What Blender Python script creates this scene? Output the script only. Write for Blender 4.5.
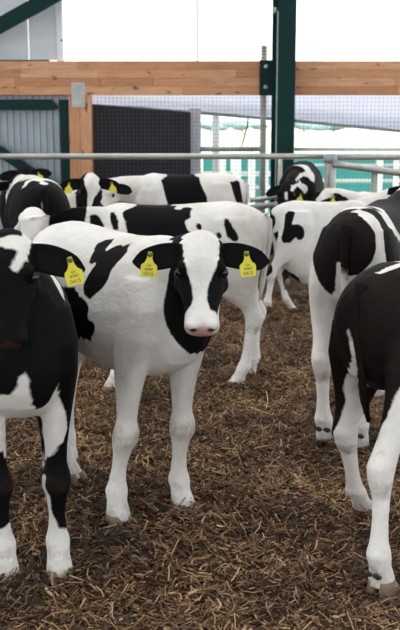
import bpy, bmesh, math, random
import numpy as np
from mathutils import Vector, Matrix

random.seed(7)
rng = np.random.default_rng(11)
for o in list(bpy.data.objects):
    bpy.data.objects.remove(o, do_unlink=True)
scene = bpy.context.scene
C = scene.collection
R = math.radians

# ------------------------------------------------------------------ camera
cam_d = bpy.data.cameras.new('camera')
cam_d.sensor_width = 36.0
cam_d.sensor_fit = 'HORIZONTAL'
cam_d.lens = 90.0
cam_d.clip_end = 2000
cam = bpy.data.objects.new('camera', cam_d)
C.objects.link(cam)
cam.location = (0, 0, 1.5)
cam.rotation_euler = (R(90) - math.atan(0.19), 0, 0)
scene.camera = cam
cam_d.dof.use_dof = True
cam_d.dof.focus_distance = 3.55
cam_d.dof.aperture_fstop = 11.0

# ------------------------------------------------------------------ sky, sun, exposure
world = bpy.data.worlds.new('overcast')
scene.world = world
world.use_nodes = True
wb = world.node_tree.nodes['Background']
wb.inputs['Color'].default_value = (0.93, 0.97, 1.0, 1)
wb.inputs['Strength'].default_value = 1.5
sun_d = bpy.data.lights.new('sun', 'SUN')
sun_d.energy = 2.4
sun_d.angle = R(50)
sun_d.color = (1.0, 0.97, 0.92)
sun = bpy.data.objects.new('sun', sun_d)
C.objects.link(sun)
sun.rotation_euler = (R(-10), R(-14), 0)
vs = scene.view_settings
vs.view_transform = 'Standard'
vs.look = 'None'
vs.gamma = 1.0
vs.exposure = 0.64
vs.use_curve_mapping = False


# ------------------------------------------------------------------ material helpers
def new_mat(name):
    m = bpy.data.materials.new(name)
    m.use_nodes = True
    nt = m.node_tree
    return m, nt, nt.nodes['Principled BSDF']


def ramp(nt, fac, stops, interp='LINEAR'):
    r = nt.nodes.new('ShaderNodeValToRGB')
    r.color_ramp.interpolation = interp
    el = r.color_ramp.elements
    while len(el) < len(stops):
        el.new(0.5)
    for e, (p, c) in zip(el, stops):
        e.position = p
        e.color = (*c, 1) if len(c) == 3 else c
    nt.links.new(fac, r.inputs['Fac'])
    return r.outputs['Color']


def noise(nt, scale, detail=3.0, rough=0.6, coord=None, stretch=None):
    n = nt.nodes.new('ShaderNodeTexNoise')
    n.inputs['Scale'].default_value = scale
    n.inputs['Detail'].default_value = detail
    n.inputs['Roughness'].default_value = rough
    tc = nt.nodes.new('ShaderNodeTexCoord')
    out = tc.outputs[coord or 'Object']
    if stretch:
        mp = nt.nodes.new('ShaderNodeMapping')
        mp.inputs['Scale'].default_value = stretch
        nt.links.new(out, mp.inputs['Vector'])
        out = mp.outputs['Vector']
    nt.links.new(out, n.inputs['Vector'])
    return n.outputs['Fac']


def mixc(nt, fac, a, b):
    m = nt.nodes.new('ShaderNodeMix')
    m.data_type = 'RGBA'
    for sock, v in ((m.inputs[0], fac), (m.inputs[6], a), (m.inputs[7], b)):
        if hasattr(v, 'is_linked'):
            nt.links.new(v, sock)
        else:
            sock.default_value = v if not isinstance(v, tuple) else ((*v, 1) if len(v) == 3 else v)
    return m.outputs[2]


def math_n(nt, op, a, b=None, clamp=False):
    m = nt.nodes.new('ShaderNodeMath')
    m.operation = op
    m.use_clamp = clamp
    for i, v in enumerate((a, b)):
        if v is None:
            continue
        if hasattr(v, 'is_linked'):
            nt.links.new(v, m.inputs[i])
        else:
            m.inputs[i].default_value = v
    return m.outputs[0]


def bump(nt, bsdf, h, strength=0.3, dist=0.01):
    b = nt.nodes.new('ShaderNodeBump')
    b.inputs['Strength'].default_value = strength
    b.inputs['Distance'].default_value = dist
    nt.links.new(h, b.inputs['Height'])
    nt.links.new(b.outputs['Normal'], bsdf.inputs['Normal'])


def flat_mat(name, col, rough=0.6, metal=0.0, var=0.12, scale=12, stretch=None, bmp=0.0):
    m, nt, b = new_mat(name)
    n = noise(nt, scale, 4, 0.6, stretch=stretch)
    lo = tuple(max(0, c * (1 - var)) for c in col)
    hi = tuple(min(1, c * (1 + var)) for c in col)
    nt.links.new(ramp(nt, n, [(0.3, lo), (0.7, hi)]), b.inputs['Base Color'])
    b.inputs['Roughness'].default_value = rough
    b.inputs['Metallic'].default_value = metal
    if bmp:
        bump(nt, b, n, bmp, 0.01)
    return m


def wood_mat(name, tint, axis):
    m, nt, b = new_mat(name)
    st = (1, 14, 14) if axis == 'x' else (14, 14, 1)
    grain = noise(nt, 3.2, 5, 0.65, stretch=st)
    col = ramp(nt, grain, [(0.28, tuple(c * 0.72 for c in tint)), (0.5, tint), (0.75, tuple(min(1, c * 1.22) for c in tint))])
    st2 = (3.2, 6, 8) if axis == 'x' else (8, 6, 3.2)
    kn = noise(nt, 2.3, 1, 0.4, stretch=st2)
    fac = ramp(nt, kn, [(0.66, (0, 0, 0)), (0.76, (0.85, 0.85, 0.85))])
    nt.links.new(mixc(nt, fac, col, (0.14, 0.05, 0.02)), b.inputs['Base Color'])
    b.inputs['Roughness'].default_value = 0.6
    bump(nt, b, grain, 0.15, 0.004)
    return m


M = {}
M['steel'] = flat_mat('galvanised_steel', (0.44, 0.44, 0.41), 0.42, 0.55, 0.16, 9)
M['steel_dull'] = flat_mat('weathered_steel', (0.34, 0.36, 0.38), 0.55, 0.35, 0.2, 14)
M['green'] = flat_mat('green_paint', (0.002, 0.030, 0.029), 0.6, 0.0, 0.15, 6)
M['green'].node_tree.nodes['Principled BSDF'].inputs['Specular IOR Level'].default_value = 0.2
M['green_edge'] = flat_mat('green_paint_pale', (0.30, 0.40, 0.38), 0.4, 0.2, 0.2, 8)  # paler grey-green for the strip along one column edge
M['siding'] = flat_mat('grey_siding', (0.42, 0.47, 0.52), 0.4, 0.3, 0.08, 3)
M['white_panel'] = flat_mat('white_panel', (0.66, 0.70, 0.76), 0.5, 0.0, 0.06, 2, stretch=(1, 1, 4))
M['white_paint'] = flat_mat('white_paint', (0.80, 0.82, 0.85), 0.5, 0.0, 0.05, 4)
M['tarp'] = flat_mat('white_tarpaulin', (0.72, 0.75, 0.86), 0.5, 0.0, 0.08, 1.5, stretch=(1, 1, 9), bmp=0.4)
M['black_net'] = flat_mat('black_windbreak', (0.012, 0.013, 0.018), 0.7, 0.0, 0.3, 5, bmp=0.2)
M['wire'] = flat_mat('mesh_wire', (0.10, 0.10, 0.13), 0.5, 0.4, 0.1, 20)
M['teal'] = flat_mat('teal_board', (0.045, 0.30, 0.30), 0.5, 0.0, 0.12, 4)
tn = M['tarp'].node_tree      # daylight shines through the thin sheet
tr = tn.nodes.new('ShaderNodeBsdfTranslucent')
tr.inputs['Color'].default_value = (0.80, 0.83, 0.92, 1)
tm_ = tn.nodes.new('ShaderNodeMixShader')
tm_.inputs[0].default_value = 0.6
tn.links.new(tn.nodes['Principled BSDF'].outputs[0], tm_.inputs[1])
tn.links.new(tr.outputs[0], tm_.inputs[2])
tn.links.new(tm_.outputs[0], tn.nodes['Material Output'].inputs['Surface'])
M['tag'] = flat_mat('yellow_plastic', (0.74, 0.66, 0.035), 0.4, 0.0, 0.06, 40)
M['tag_ink'] = flat_mat('tag_ink', (0.34, 0.27, 0.02), 0.7, 0.0, 0.1, 40)
M['stud'] = flat_mat('tag_stud', (0.10, 0.14, 0.03), 0.5, 0.0, 0.1, 40)
M['eye'] = flat_mat('eye', (0.006, 0.005, 0.005), 0.08, 0.0, 0.1, 10)
M['hoof'] = flat_mat('hoof_horn', (0.20, 0.14, 0.09), 0.6, 0.0, 0.4, 30, bmp=0.3)
M['dewclaw'] = flat_mat('dewclaw_horn', (0.035, 0.028, 0.024), 0.6, 0.0, 0.3, 30)
M['foliage'] = flat_mat('hazed_foliage', (0.30, 0.42, 0.44), 0.9, 0.0, 0.3, 0.4)  # distance haze is mixed into this pale leaf colour
M['rope'] = flat_mat('dark_rope', (0.05, 0.05, 0.06), 0.8, 0.0, 0.2, 30)
M['iron'] = flat_mat('dark_flashing', (0.015, 0.015, 0.017), 0.5, 0.0, 0.2, 10)


# ------------------------------------------------------------------ object helpers
def tag(o, label=None, cat=None, group=None, kind=None):
    if label:
        o['label'] = label
    if cat:
        o['category'] = cat
    if group:
        o['group'] = group
    if kind:
        o['kind'] = kind
    return o


def link(name, me, mat=None, parent=None):
    if mat:
        me.materials.clear()
        me.materials.append(mat)
    o = bpy.data.objects.new(name, me)
    C.objects.link(o)
    if parent:
        o.parent = parent
    return o


def empty(name, loc, rz=0.0, s=1.0):
    o = bpy.data.objects.new(name, None)
    o.empty_display_size = 0.1
    C.objects.link(o)
    o.location = loc
    o.rotation_euler = (0, 0, rz)
    o.scale = (s, s, s)
    return o


def mesh_from(name, v, f, smooth=False):
    me = bpy.data.meshes.new(name)
    me.from_pydata([tuple(p) for p in v], [], f)
    me.update()
    if smooth:
        me.polygons.foreach_set('use_smooth', [True] * len(me.polygons))
    return me


def box_mesh(name, x0, x1, y0, y1, z0, z1, bev=0.0):
    bm = bmesh.new()
    bmesh.ops.create_cube(bm, size=1)
    for v in bm.verts:
        v.co = Vector(((x0 + x1) / 2 + v.co.x * (x1 - x0), (y0 + y1) / 2 + v.co.y * (y1 - y0), (z0 + z1) / 2 + v.co.z * (z1 - z0)))
    if bev:
        bmesh.ops.bevel(bm, geom=list(bm.edges), offset=bev, segments=1, affect='EDGES')
    me = bpy.data.meshes.new(name)
    bm.to_mesh(me)
    bm.free()
    return me


def box(name, mat, x0, x1, y0, y1, z0, z1, parent=None, bev=0.0):
    return link(name, box_mesh(name, x0, x1, y0, y1, z0, z1, bev), mat, parent)


def frame_of(d):
    d = Vector(d).normalized()
    up = Vector((0, 0, 1)) if abs(d.z) < 0.95 else Vector((0, 1, 0))
    a = d.cross(up).normalized()
    return a, a.cross(d).normalized()


def loft(rings):
    n = len(rings[0])
    v = [p for r in rings for p in r]
    f = []
    for i in range(len(rings) - 1):
        for j in range(n):
            k = (j + 1) % n
            f.append((i * n + j, i * n + k, (i + 1) * n + k, (i + 1) * n + j))
    f.append(tuple(range(n))[::-1])
    f.append(tuple((len(rings) - 1) * n + j for j in range(n)))
    return v, f


def tube_vf(pts, rad, n=10):
    pts = [Vector(p) for p in pts]
    rings = []
    for i, p in enumerate(pts):
        d = pts[min(i + 1, len(pts) - 1)] - pts[max(i - 1, 0)]
        a, b = frame_of(d)
        r = rad[i] if isinstance(rad, (list, tuple)) else rad
        rings.append([p + a * (r * math.cos(2 * math.pi * k / n)) + b * (r * math.sin(2 * math.pi * k / n)) for k in range(n)])
    return loft(rings)


def tube(name, mat, pts, rad, parent=None, n=10):
    v, f = tube_vf(pts, rad, n)
    me = mesh_from(name, v, f, True)
    fix_normals(me)
    return link(name, me, mat, parent)


def fix_normals(me):
    bm = bmesh.new()
    bm.from_mesh(me)
    bmesh.ops.recalc_face_normals(bm, faces=bm.faces)
    bm.to_mesh(me)
    bm.free()


# value noise on arrays, used for ground relief
def vnoise(x, y, seed=0):
    def h(i, j):
        n = (i * 374761393 + j * 668265263 + seed * 144269) & 0x7fffffff
        n = ((n ^ (n >> 13)) * 1274126177) & 0x7fffffff
        return ((n ^ (n >> 16)) & 0xffff) / 65535.0
    xi = np.floor(x).astype(np.int64)
    yi = np.floor(y).astype(np.int64)
    fx, fy = x - xi, y - yi
    fx, fy = fx * fx * (3 - 2 * fx), fy * fy * (3 - 2 * fy)
    a = h(xi, yi) * (1 - fx) + h(xi + 1, yi) * fx
    b = h(xi, yi + 1) * (1 - fx) + h(xi + 1, yi + 1) * fx
    return a * (1 - fy) + b * fy - 0.5


def ground_h(x, y):
    clod = vnoise(x * 9, y * 9, 6)
    return (0.050 * vnoise(x * 2.1, y * 2.1, 1) + 0.045 * vnoise(x * 5.3, y * 5.3, 2)
            + 0.055 * np.abs(clod) * (1 + vnoise(x * 1.6, y * 1.6, 8)) + 0.030 * vnoise(x * 19, y * 19, 3) + 0.018 * vnoise(x * 41, y * 41, 4)) - 0.022


# ------------------------------------------------------------------ floor: trodden bedding
def build_floor():
    xs = np.arange(-3.2, 3.4, 0.024)
    ys = np.arange(2.0, 12.0, 0.024)
    X, Y = np.meshgrid(xs, ys)
    Z = ground_h(X, Y)
    nx, ny = len(xs), len(ys)
    co = np.stack([X, Y, Z], -1).reshape(-1, 3)
    idx = np.arange(nx * ny).reshape(ny, nx)
    q = np.stack([idx[:-1, :-1], idx[:-1, 1:], idx[1:, 1:], idx[1:, :-1]], -1).reshape(-1, 4)
    # plain skirt that carries the floor on to the sides and behind the viewer
    ax, bx, ay, by = xs[0], xs[-1], ys[0], ys[-1]
    base = len(co)
    sk = [(-12, -14, -.03), (ax + .03, -14, -.03), (bx - .03, -14, -.03), (12, -14, -.03), (-12, ay + .03, -.03), (ax + .03, ay + .03, -.03), (bx - .03, ay + .03, -.03), (12, ay + .03, -.03),
          (-12, by, -.03), (ax + .03, by, -.03), (bx - .03, by, -.03), (12, by, -.03)]
    co = np.concatenate([co, np.array(sk)])
    q = np.concatenate([q, base + np.array([(0, 1, 5, 4), (1, 2, 6, 5), (2, 3, 7, 6), (4, 5, 9, 8), (6, 7, 11, 10)])])
    me = bpy.data.meshes.new('floor')
    me.vertices.add(len(co))
    me.vertices.foreach_set('co', co.ravel())
    me.loops.add(q.size)
    me.loops.foreach_set('vertex_index', q.ravel())
    me.polygons.add(len(q))
    me.polygons.foreach_set('loop_start', np.arange(len(q)) * 4)
    me.update(calc_edges=True)
    m, nt, b = new_mat('trodden_bedding')
    n1 = noise(nt, 7, 6, 0.7)
    n2 = noise(nt, 70, 4, 0.7)
    c = ramp(nt, n1, [(0.3, (0.022, 0.0125, 0.007)), (0.5, (0.065, 0.034, 0.017)), (0.72, (0.13, 0.07, 0.034))])
    c2 = ramp(nt, n2, [(0.35, (0.35, 0.32, 0.3)), (0.65, (1.5, 1.4, 1.3))])
    mm = nt.nodes.new('ShaderNodeMix')
    mm.data_type = 'RGBA'
    mm.blend_type = 'MULTIPLY'
    mm.inputs[0].default_value = 0.8
    nt.links.new(c, mm.inputs[6])
    nt.links.new(c2, mm.inputs[7])
    nt.links.new(mm.outputs[2], b.inputs['Base Color'])
    b.inputs['Roughness'].default_value = 0.85
    bump(nt, b, n2, 0.8, 0.02)
    o = link('floor', me, m)
    tag(o, 'dark brown trodden straw and dung floor of the pen', None, None, 'structure')


def build_straw(n=150000):
    y = np.sqrt(rng.uniform(2.3 ** 2, 9.0 ** 2, n))
    x = rng.uniform(-1, 1, n) * (0.205 * y + 0.5)
    chaff = rng.random(n) < 0.5
    long_ = rng.random(n) < 0.05
    L = np.where(chaff, rng.uniform(0.010, 0.030, n), rng.uniform(0.03, 0.075, n)) * np.where(long_, 1.9, 1.0)
    w = np.where(chaff, rng.uniform(0.0018, 0.0048, n), rng.uniform(0.0012, 0.0030, n))
    yaw = rng.uniform(0, 2 * math.pi, n)
    pit = rng.normal(0, 0.38, n)
    # sparse, darker bare areas
    keep = (vnoise(x * 1.7, y * 1.7, 9) + 0.5 + 0.25 * rng.random(n)) > 0.24
    x, y, L, w, yaw, pit = [a[keep] for a in (x, y, L, w, yaw, pit)]
    n = len(x)
    d = np.stack([np.cos(yaw) * np.cos(pit), np.sin(yaw) * np.cos(pit), np.sin(pit)], -1)
    side = np.stack([-np.sin(yaw), np.cos(yaw), np.zeros(n)], -1)
    up = np.cross(d, side)
    up *= np.sign(up[:, 2:3])
    c0 = np.stack([x, y, ground_h(x, y) + 0.3 * np.abs(np.sin(pit)) * L + rng.uniform(-0.002, 0.016, n)], -1)
    bend = rng.normal(0, 0.12, n)[:, None] * L[:, None]
    cs = [c0 - d * L[:, None] / 2, c0 + side * bend, c0 + d * L[:, None] / 2]
    verts = []
    for c in cs:
        for k in range(3):
            a = 2 * math.pi * k / 3
            verts.append(c + side * (w * math.cos(a) * 1.35)[:, None] + up * (w * math.sin(a))[:, None])
    V = np.stack(verts, 1)  # n,9,3
    fl = []
    for s in range(2):
        for k in range(3):
            k2 = (k + 1) % 3
            fl.append((s * 3 + k, s * 3 + k2, s * 3 + 3 + k2, s * 3 + 3 + k))
    fl = np.array(fl)
    F = (np.arange(n) * 9)[:, None, None] + fl[None]
    me = bpy.data.meshes.new('straw_bedding')
    me.vertices.add(n * 9)
    me.vertices.foreach_set('co', V.ravel())
    F = F.reshape(-1, 4)
    me.loops.add(F.size)
    me.loops.foreach_set('vertex_index', F.ravel())
    me.polygons.add(len(F))
    me.polygons.foreach_set('loop_start', np.arange(len(F)) * 4)
    me.update(calc_edges=True)
    at = me.attributes.new('tone', 'FLOAT', 'POINT')
    tone = np.clip(rng.beta(1.3, 2.4, n) + 0.45 * vnoise(x * 3, y * 3, 21), 0, 1)
    at.data.foreach_set('value', np.repeat(tone, 9))
    m, nt, b = new_mat('straw')
    a = nt.nodes.new('ShaderNodeAttribute')
    a.attribute_name = 'tone'
    nt.links.new(ramp(nt, a.outputs['Fac'], [(0.0, (0.030, 0.016, 0.008)), (0.3, (0.15, 0.078, 0.034)),
                                            (0.6, (0.36, 0.205, 0.095)), (1.0, (0.66, 0.47, 0.27))]), b.inputs['Base Color'])
    b.inputs['Roughness'].default_value = 0.6
    o = link('straw_bedding', me, m)
    tag(o, 'loose brown straw scattered over the pen floor', 'straw', None, 'stuff')


build_floor()
build_straw()


# ------------------------------------------------------------------ barn side: beam, posts, siding
YB = 11.9
PX = 0.01169      # metres per pixel of the photograph at the barn side


def X(px):
    return (px - 200) * PX


wood_x = [wood_mat('glulam_a', (0.60, 0.285, 0.14), 'x'), wood_mat('glulam_b', (0.68, 0.36, 0.195), 'x'),
          wood_mat('glulam_c', (0.53, 0.24, 0.115), 'x'), wood_mat('glulam_d', (0.64, 0.32, 0.165), 'x')]
wood_z = [wood_mat('post_a', (0.60, 0.29, 0.145), 'z'), wood_mat('post_b', (0.66, 0.335, 0.175), 'z')]

beam = empty('timber_beam', (0, YB, 1.843))
tag(beam, 'long laminated pine beam running across the barn side above the pen', 'beam')
lam_h = (2.227 - 1.843) / 4
for i in range(4):
    x = -9.0
    k = 0
    while x < 6.0:
        ln = [0.9, 1.6, 0.65, 1.25][(i * 3 + k) % 4] + (0.31 * i if k == 0 else 0)
        x1 = min(x + ln, 6.2)
        y0 = random.uniform(-0.004, 0.0)
        o = box('lamella', wood_x[(i * 3 + k * 2 + (k // 2)) % 4], x, x1 - 0.002, y0, 0.16, i * lam_h, (i + 1) * lam_h - 0.0012, beam, 0.0012)
        x = x1
        k += 1

post = empty('timber_post', (X(80), YB + 0.01, 0))
tag(post, 'laminated pine post with a galvanised plate under the beam', 'post')
for k in range(2):
    box('lamella', wood_z[k], -0.13 + k * 0.131, -0.001 + k * 0.131, 0, 0.16, -0.05, 1.838, post, 0.004)
pl = box('nail_plate', M['steel'], -0.092, 0.066, -0.018, -0.0145, 1.70, 1.985, post, 0.0015)
for i in range(3):
    for j in range(5):
        tube('nail', M['steel_dull'], [(-0.062 + i * 0.049, -0.018, 1.73 + j * 0.056), (-0.062 + i * 0.049, -0.022, 1.73 + j * 0.056)], 0.006, pl, 6)

# green steel column
col = empty('steel_column', (X(281.5), YB - 0.30, 0))
tag(col, 'dark green steel I-beam column standing in front of the timber beam', 'column')
box('flange', M['green'], -0.075, 0.125, 0, 0.012, -0.05, 4.3, col, 0.002)
box('flange', M['green'], -0.125, 0.125, 0.24, 0.252, -0.05, 4.3, col, 0.002)
box('web', M['green'], -0.006, 0.006, 0.012, 0.24, -0.05, 4.3, col)
box('edge_strip', M['green_edge'], -0.088, -0.0755, 0.0, 0.02, -0.05, 2.75, col, 0.002)
box('gusset', M['green'], -0.13, -0.006, 0.02, 0.24, 2.72, 2.735, col, 0.002)
tube('bolt', M['steel'], [(-0.10, 0.1, 2.735), (-0.10, 0.1, 2.80)], 0.022, col, 8)
br = box('bracket', M['green'], -0.265, -0.12, 0.26, 0.275, 1.835, 2.235, col, 0.002)
for z in (1.93, 2.16):
    tube('bolt', M['steel'], [(-0.19, 0.262, z), (-0.19, 0.25, z), (-0.19, 0.242, z)], [0.028, 0.026, 0.014], br, 10)

# corrugated siding left of the timber post
def corrugated(name, x0, x1, y, z0, z1, pitch, depth):
    prof = []
    x = x0
    while x < x1:
        for dx, dy in ((0, 0), (pitch * 0.55, 0), (pitch * 0.65, -depth), (pitch * 0.9, -depth)):
            prof.append((x + dx, y + dy))
        x += pitch
    v, f = [], []
    n = len(prof)
    for z in (z0, z1):
        for t in (0, 0.003):
            v += [(px, py + t, z) for px, py in prof]
    for i in range(n - 1):
        f += [(i, i + 1, 2 * n + i + 1, 2 * n + i), (n + i + 1, n + i, 3 * n + i, 3 * n + i + 1)]
    me = mesh_from(name, v, f)
    fix_normals(me)
    return me


o = link('wall_back', corrugated('wall_back', -9.0, X(69), YB + 0.24, -0.05, 2.0, 0.078, 0.03), M['siding'])
tag(o, 'grey corrugated metal siding left of the pine post', None, None, 'structure')

fr = empty('siding_frame', (0, YB + 0.02, 0))
tag(fr, 'dark green steel frame with slanted brace in front of the grey siding', 'frame')
v = [(-9.0, 0, 1.672), (X(52), 0, 1.672), (X(57.5), 0, 1.70), (X(51.5), 0, 1.793), (-9.0, 0, 1.793)]
v2 = [(a, 0.08, c) for a, b, c in v]
me = mesh_from('cross_bar', v + v2, [(0, 1, 2, 3, 4), (9, 8, 7, 6, 5)] + [(i, 5 + i, 5 + (i + 1) % 5, (i + 1) % 5) for i in range(5)])
fix_normals(me)
link('cross_bar', me, M['green'], fr)
box('upright', M['green'], X(59.5), X(68), 0.03, 0.13, -0.05, 1.79, fr, 0.003)
def bar_mesh(name, p0, p1, w, d):
    p0, p1 = Vector(p0), Vector(p1)
    dr = (p1 - p0).normalized()
    b = Vector((0, 1, 0))
    a = dr.cross(b).normalized()
    v = []
    for p in (p0, p1):
        for s, t in ((-1, -1), (1, -1), (1, 1), (-1, 1)):
            v.append(p + a * (s * w / 2) + b * (t * d / 2))
    me = mesh_from(name, v, [(0, 1, 2, 3), (7, 6, 5, 4), (0, 4, 5, 1), (1, 5, 6, 2), (2, 6, 7, 3), (3, 7, 4, 0)])
    fix_normals(me)
    return me


link('brace', bar_mesh('brace', (X(-62), -0.02, 1.672), (X(64), -0.02, 0.685), 0.12, 0.04), M['green'], fr)

# upper left: white panels with the green diagonal brace
pan = empty('wall_panel_assembly', (0, YB + 0.1, 0))
pan.name = 'wall_left'
tag(pan, 'white sandwich panels above the beam at the left', None, None, 'structure')
x = -9.0
for x1 in (-7.6, -6.0, -4.4, -3.35, X(28.5), X(57)):
    box('panel', M['white_panel'], x, x1 - 0.012, 0.1, 0.16, 2.25, 4.15, pan, 0.006)
    x = x1
box('trim', M['white_paint'], X(57), X(63), 0.06, 0.18, 2.235, 4.15, pan, 0.004)
box('flashing', M['iron'], -9.0, X(49), 0.02, 0.10, 2.228, 2.246, pan)
tube('screw', M['iron'], [(X(62), 0.06, 2.47), (X(62), 0.05, 2.47)], 0.012, pan, 6)
b2 = link('diagonal_brace', bar_mesh('diagonal_brace', (-4.5 - 3.038 * 0.5, YB - 0.05, 1.46 - 1.59 * 0.5), (X(75) + 3.038 * 0.7, YB - 0.05, 3.05 + 1.59 * 0.7), 0.165, 0.07), M['green'])
tag(b2, 'dark green diagonal roof brace at the upper left corner', 'brace')

# rolled-up curtain under the beam, slightly slack towards the right
cur = empty('rolled_curtain', (0, 12.35, 0))
tag(cur, 'rolled white tarpaulin curtain sagging below the timber beam', 'curtain')
def curtain_z(x):
    return 1.752 - 0.068 * (x + 1.3) - 0.004 * (x + 1.3) ** 2
NX = 40
v, f = [], []
for i in range(NX + 1):
    x = -1.42 + i * (5.2 / NX)
    zb = curtain_z(x)
    prof = [(0.0, 2.0), (0.0, zb + 0.15), (-0.02, zb + 0.135), (-0.07, zb + 0.12), (-0.09, zb + 0.08), (-0.08, zb + 0.03), (-0.03, zb), (0.03, zb + 0.01),
            (0.06, zb + 0.06), (0.05, zb + 0.11), (0.03, zb + 0.14), (0.015, 2.0)]
    w = 0.012 * math.sin(x * 7) + 0.008 * math.sin(x * 17 + 1)
    v += [(x, a + w, z) for a, z in prof]
n = len(prof)
for i in range(NX):
    for j in range(n):
        k = (j + 1) % n
        f.append((i * n + j, i * n + k, (i + 1) * n + k, (i + 1) * n + j))
me = mesh_from('sheet', v, f, True)
fix_normals(me)
link('sheet', me, M['tarp'], cur)
tube('bottom_pipe', M['steel_dull'], [(x, -0.02, curtain_z(x) - 0.012) for x in np.linspace(-1.42, 3.75, 24)], 0.022, cur, 8)

# black wind-break panel
o = link('windbreak_panel', mesh_from('windbreak_panel',
    [(X(86), 12.16, 0.3), (X(190.5), 12.16, 0.3), (X(190.5), 12.16, 1.65), (X(86), 12.16, 1.745),
     (X(86), 12.2, 0.3), (X(190.5), 12.2, 0.3), (X(190.5), 12.2, 1.65), (X(86), 12.2, 1.745)],
    [(0, 1, 2, 3), (7, 6, 5, 4), (0, 4, 5, 1), (1, 5, 6, 2), (2, 6, 7, 3), (3, 7, 4, 0)]), M['black_net'])
tag(o, 'black wind-break panel beside the pine post', 'panel')

# wire mesh across the opening
def wire_mesh(x0, x1, z0, z1, y, step, r):
    v, f = [], []
    def add(p, q):
        a, b = frame_of(Vector(q) - Vector(p))
        base = len(v)
        for c in (p, q):
            for s, t in ((-1, -1), (1, -1), (1, 1), (-1, 1)):
                v.append(Vector(c) + a * (s * r) + b * (t * r))
        for i in range(4):
            k = (i + 1) % 4
            f.append((base + i, base + k, base + 4 + k, base + 4 + i))
    x = x0
    while x <= x1:
        add((x, y, z0), (x, y, z1))
        x += step
    z = z0
    while z <= z1:
        add((x0, y + 0.004, z), (x1, y + 0.004, z))
        z += step
    return mesh_from('wire_mesh', v, f)


o = link('wire_mesh', wire_mesh(X(92), 3.6, 0.5, 1.84, 12.1, 0.047, 0.0014), M['wire'])
tag(o, 'fine galvanised wire mesh filling the opening below the beam', 'wire mesh', None, 'stuff')
o = link('wire_mesh', wire_mesh(X(64), 3.6, 2.24, 3.7, 12.15, 0.058, 0.0008), M['white_paint'])
tag(o, 'fine white netting across the open side above the beam', 'netting', None, 'stuff')

# frame pieces behind the mesh
def upright(name, label, x0, x1, y, z0, z1, mat, d=0.06):
    o = box(name, mat, x0, x1, y, y + d, z0, z1, None, 0.004)
    return tag(o, label, 'post')


upright('window_jamb', 'pale grey upright between the black panel and the field view', X(188.5), X(201), 12.24, -0.05, 1.70, M['white_panel'])
upright('window_post', 'slim white upright in the middle of the field view', -0.0 + X(213.5), X(221), 12.9, -0.05, 1.66, M['white_paint'])
sp = box('strut_post', M['steel'], X(261.5), X(267.5), 12.12, 12.18, -0.05, 2.42, None, 0.004)
tag(sp, 'galvanised slotted post just left of the green column', 'post')
for k in range(4):
    box('slot', M['iron'], X(263.2), X(265.8), 12.116, 12.119, 2.27 + k * 0.036, 2.285 + k * 0.036, sp)
rp = box('roof_post', M['white_paint'], X(195.5) + 0.0, X(198.5), 12.9, 12.95, 2.1, 4.2, None, 0.003)
tag(rp, 'thin pale upright against the white sky above the beam', 'post')
o = tube('hanging_rope', M['rope'], [(0.585, 12.33, 1.60), (0.575, 12.33, 1.50), (0.55, 12.31, 1.40), (0.52, 12.30, 1.30), (0.495, 12.285, 1.215)], 0.009, None, 6)
tag(o, 'dark slack rope hanging in front of the field', 'rope')
o = tube('low_rail', M['steel_dull'], [(0.0, 12.21, 1.214), (0.79, 12.21, 1.214)], 0.03, None, 8)
tag(o, 'grey crossbar low in the field view left of the green column', 'rail')
o = tube('low_rail', M['white_paint'], [(1.10, 11.80, 1.222), (4.5, 11.80, 1.222)], 0.02, None, 8)
tag(o, 'pale crossbar low in the field view right of the green column', 'rail')

# ------------------------------------------------------------------ pen rails
g1 = empty('pen_rail', (0, 10.9, 0))
tag(g1, 'long horizontal galvanised pen rail running left behind the calves', 'rail')
tube('pipe', M['steel'], [(x, 0.0, 1.168) for x in np.linspace(-8.8, 1.325, 10)], 0.032, g1, 12)
for x in (-7.4, -4.6, -2.6):
    tube('support', M['steel'], [(x, 0.03, -0.05), (x, 0.03, 1.16)], 0.035, g1, 12)
g2 = empty('pen_gate', (1.40, 10.85, 0))
tag(g2, 'galvanised gate post with two rails slanting down to the right', 'gate')
tube('post', M['steel'], [(0, 0, -0.05), (0, 0, 1.18), (0, 0, 1.20)], [0.062, 0.062, 0.05], g2, 14)
tube('collar', M['steel_dull'], [(0, 0, 1.10), (0, 0, 1.195)], 0.075, g2, 14)
tube('top_pipe', M['steel'], [(0.0, 0.06, 1.16), (3.2, 0.3, 1.165)], 0.036, g2, 12)
tube('slant_pipe', M['steel'], [(0.02, -0.06, 1.09), (0.45, -0.12, 1.035), (1.5, -0.28, 0.90), (3.2, -0.5, 0.70)], 0.038, g2, 12)
tube('support', M['steel'], [(0.46, -0.10, -0.05), (0.46, -0.10, 1.02)], 0.036, g2, 12)
g3 = empty('pipe_bow', (0.76, 10.85, 0))
tag(g3, 'galvanised pipe bow beside the green column at cow height', 'pipe')
tube('pipe', M['steel'], [(-0.22, 0, 0.70), (-0.08, 0, 0.715), (0.06, 0, 0.74), (0.10, 0, 0.82), (0.10, 0, 1.14)], 0.026, g3, 10)
tube('pipe', M['steel'], [(-0.22, 0.02, 0.62), (0.12, 0.02, 0.66)], 0.03, g3, 10)

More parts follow.
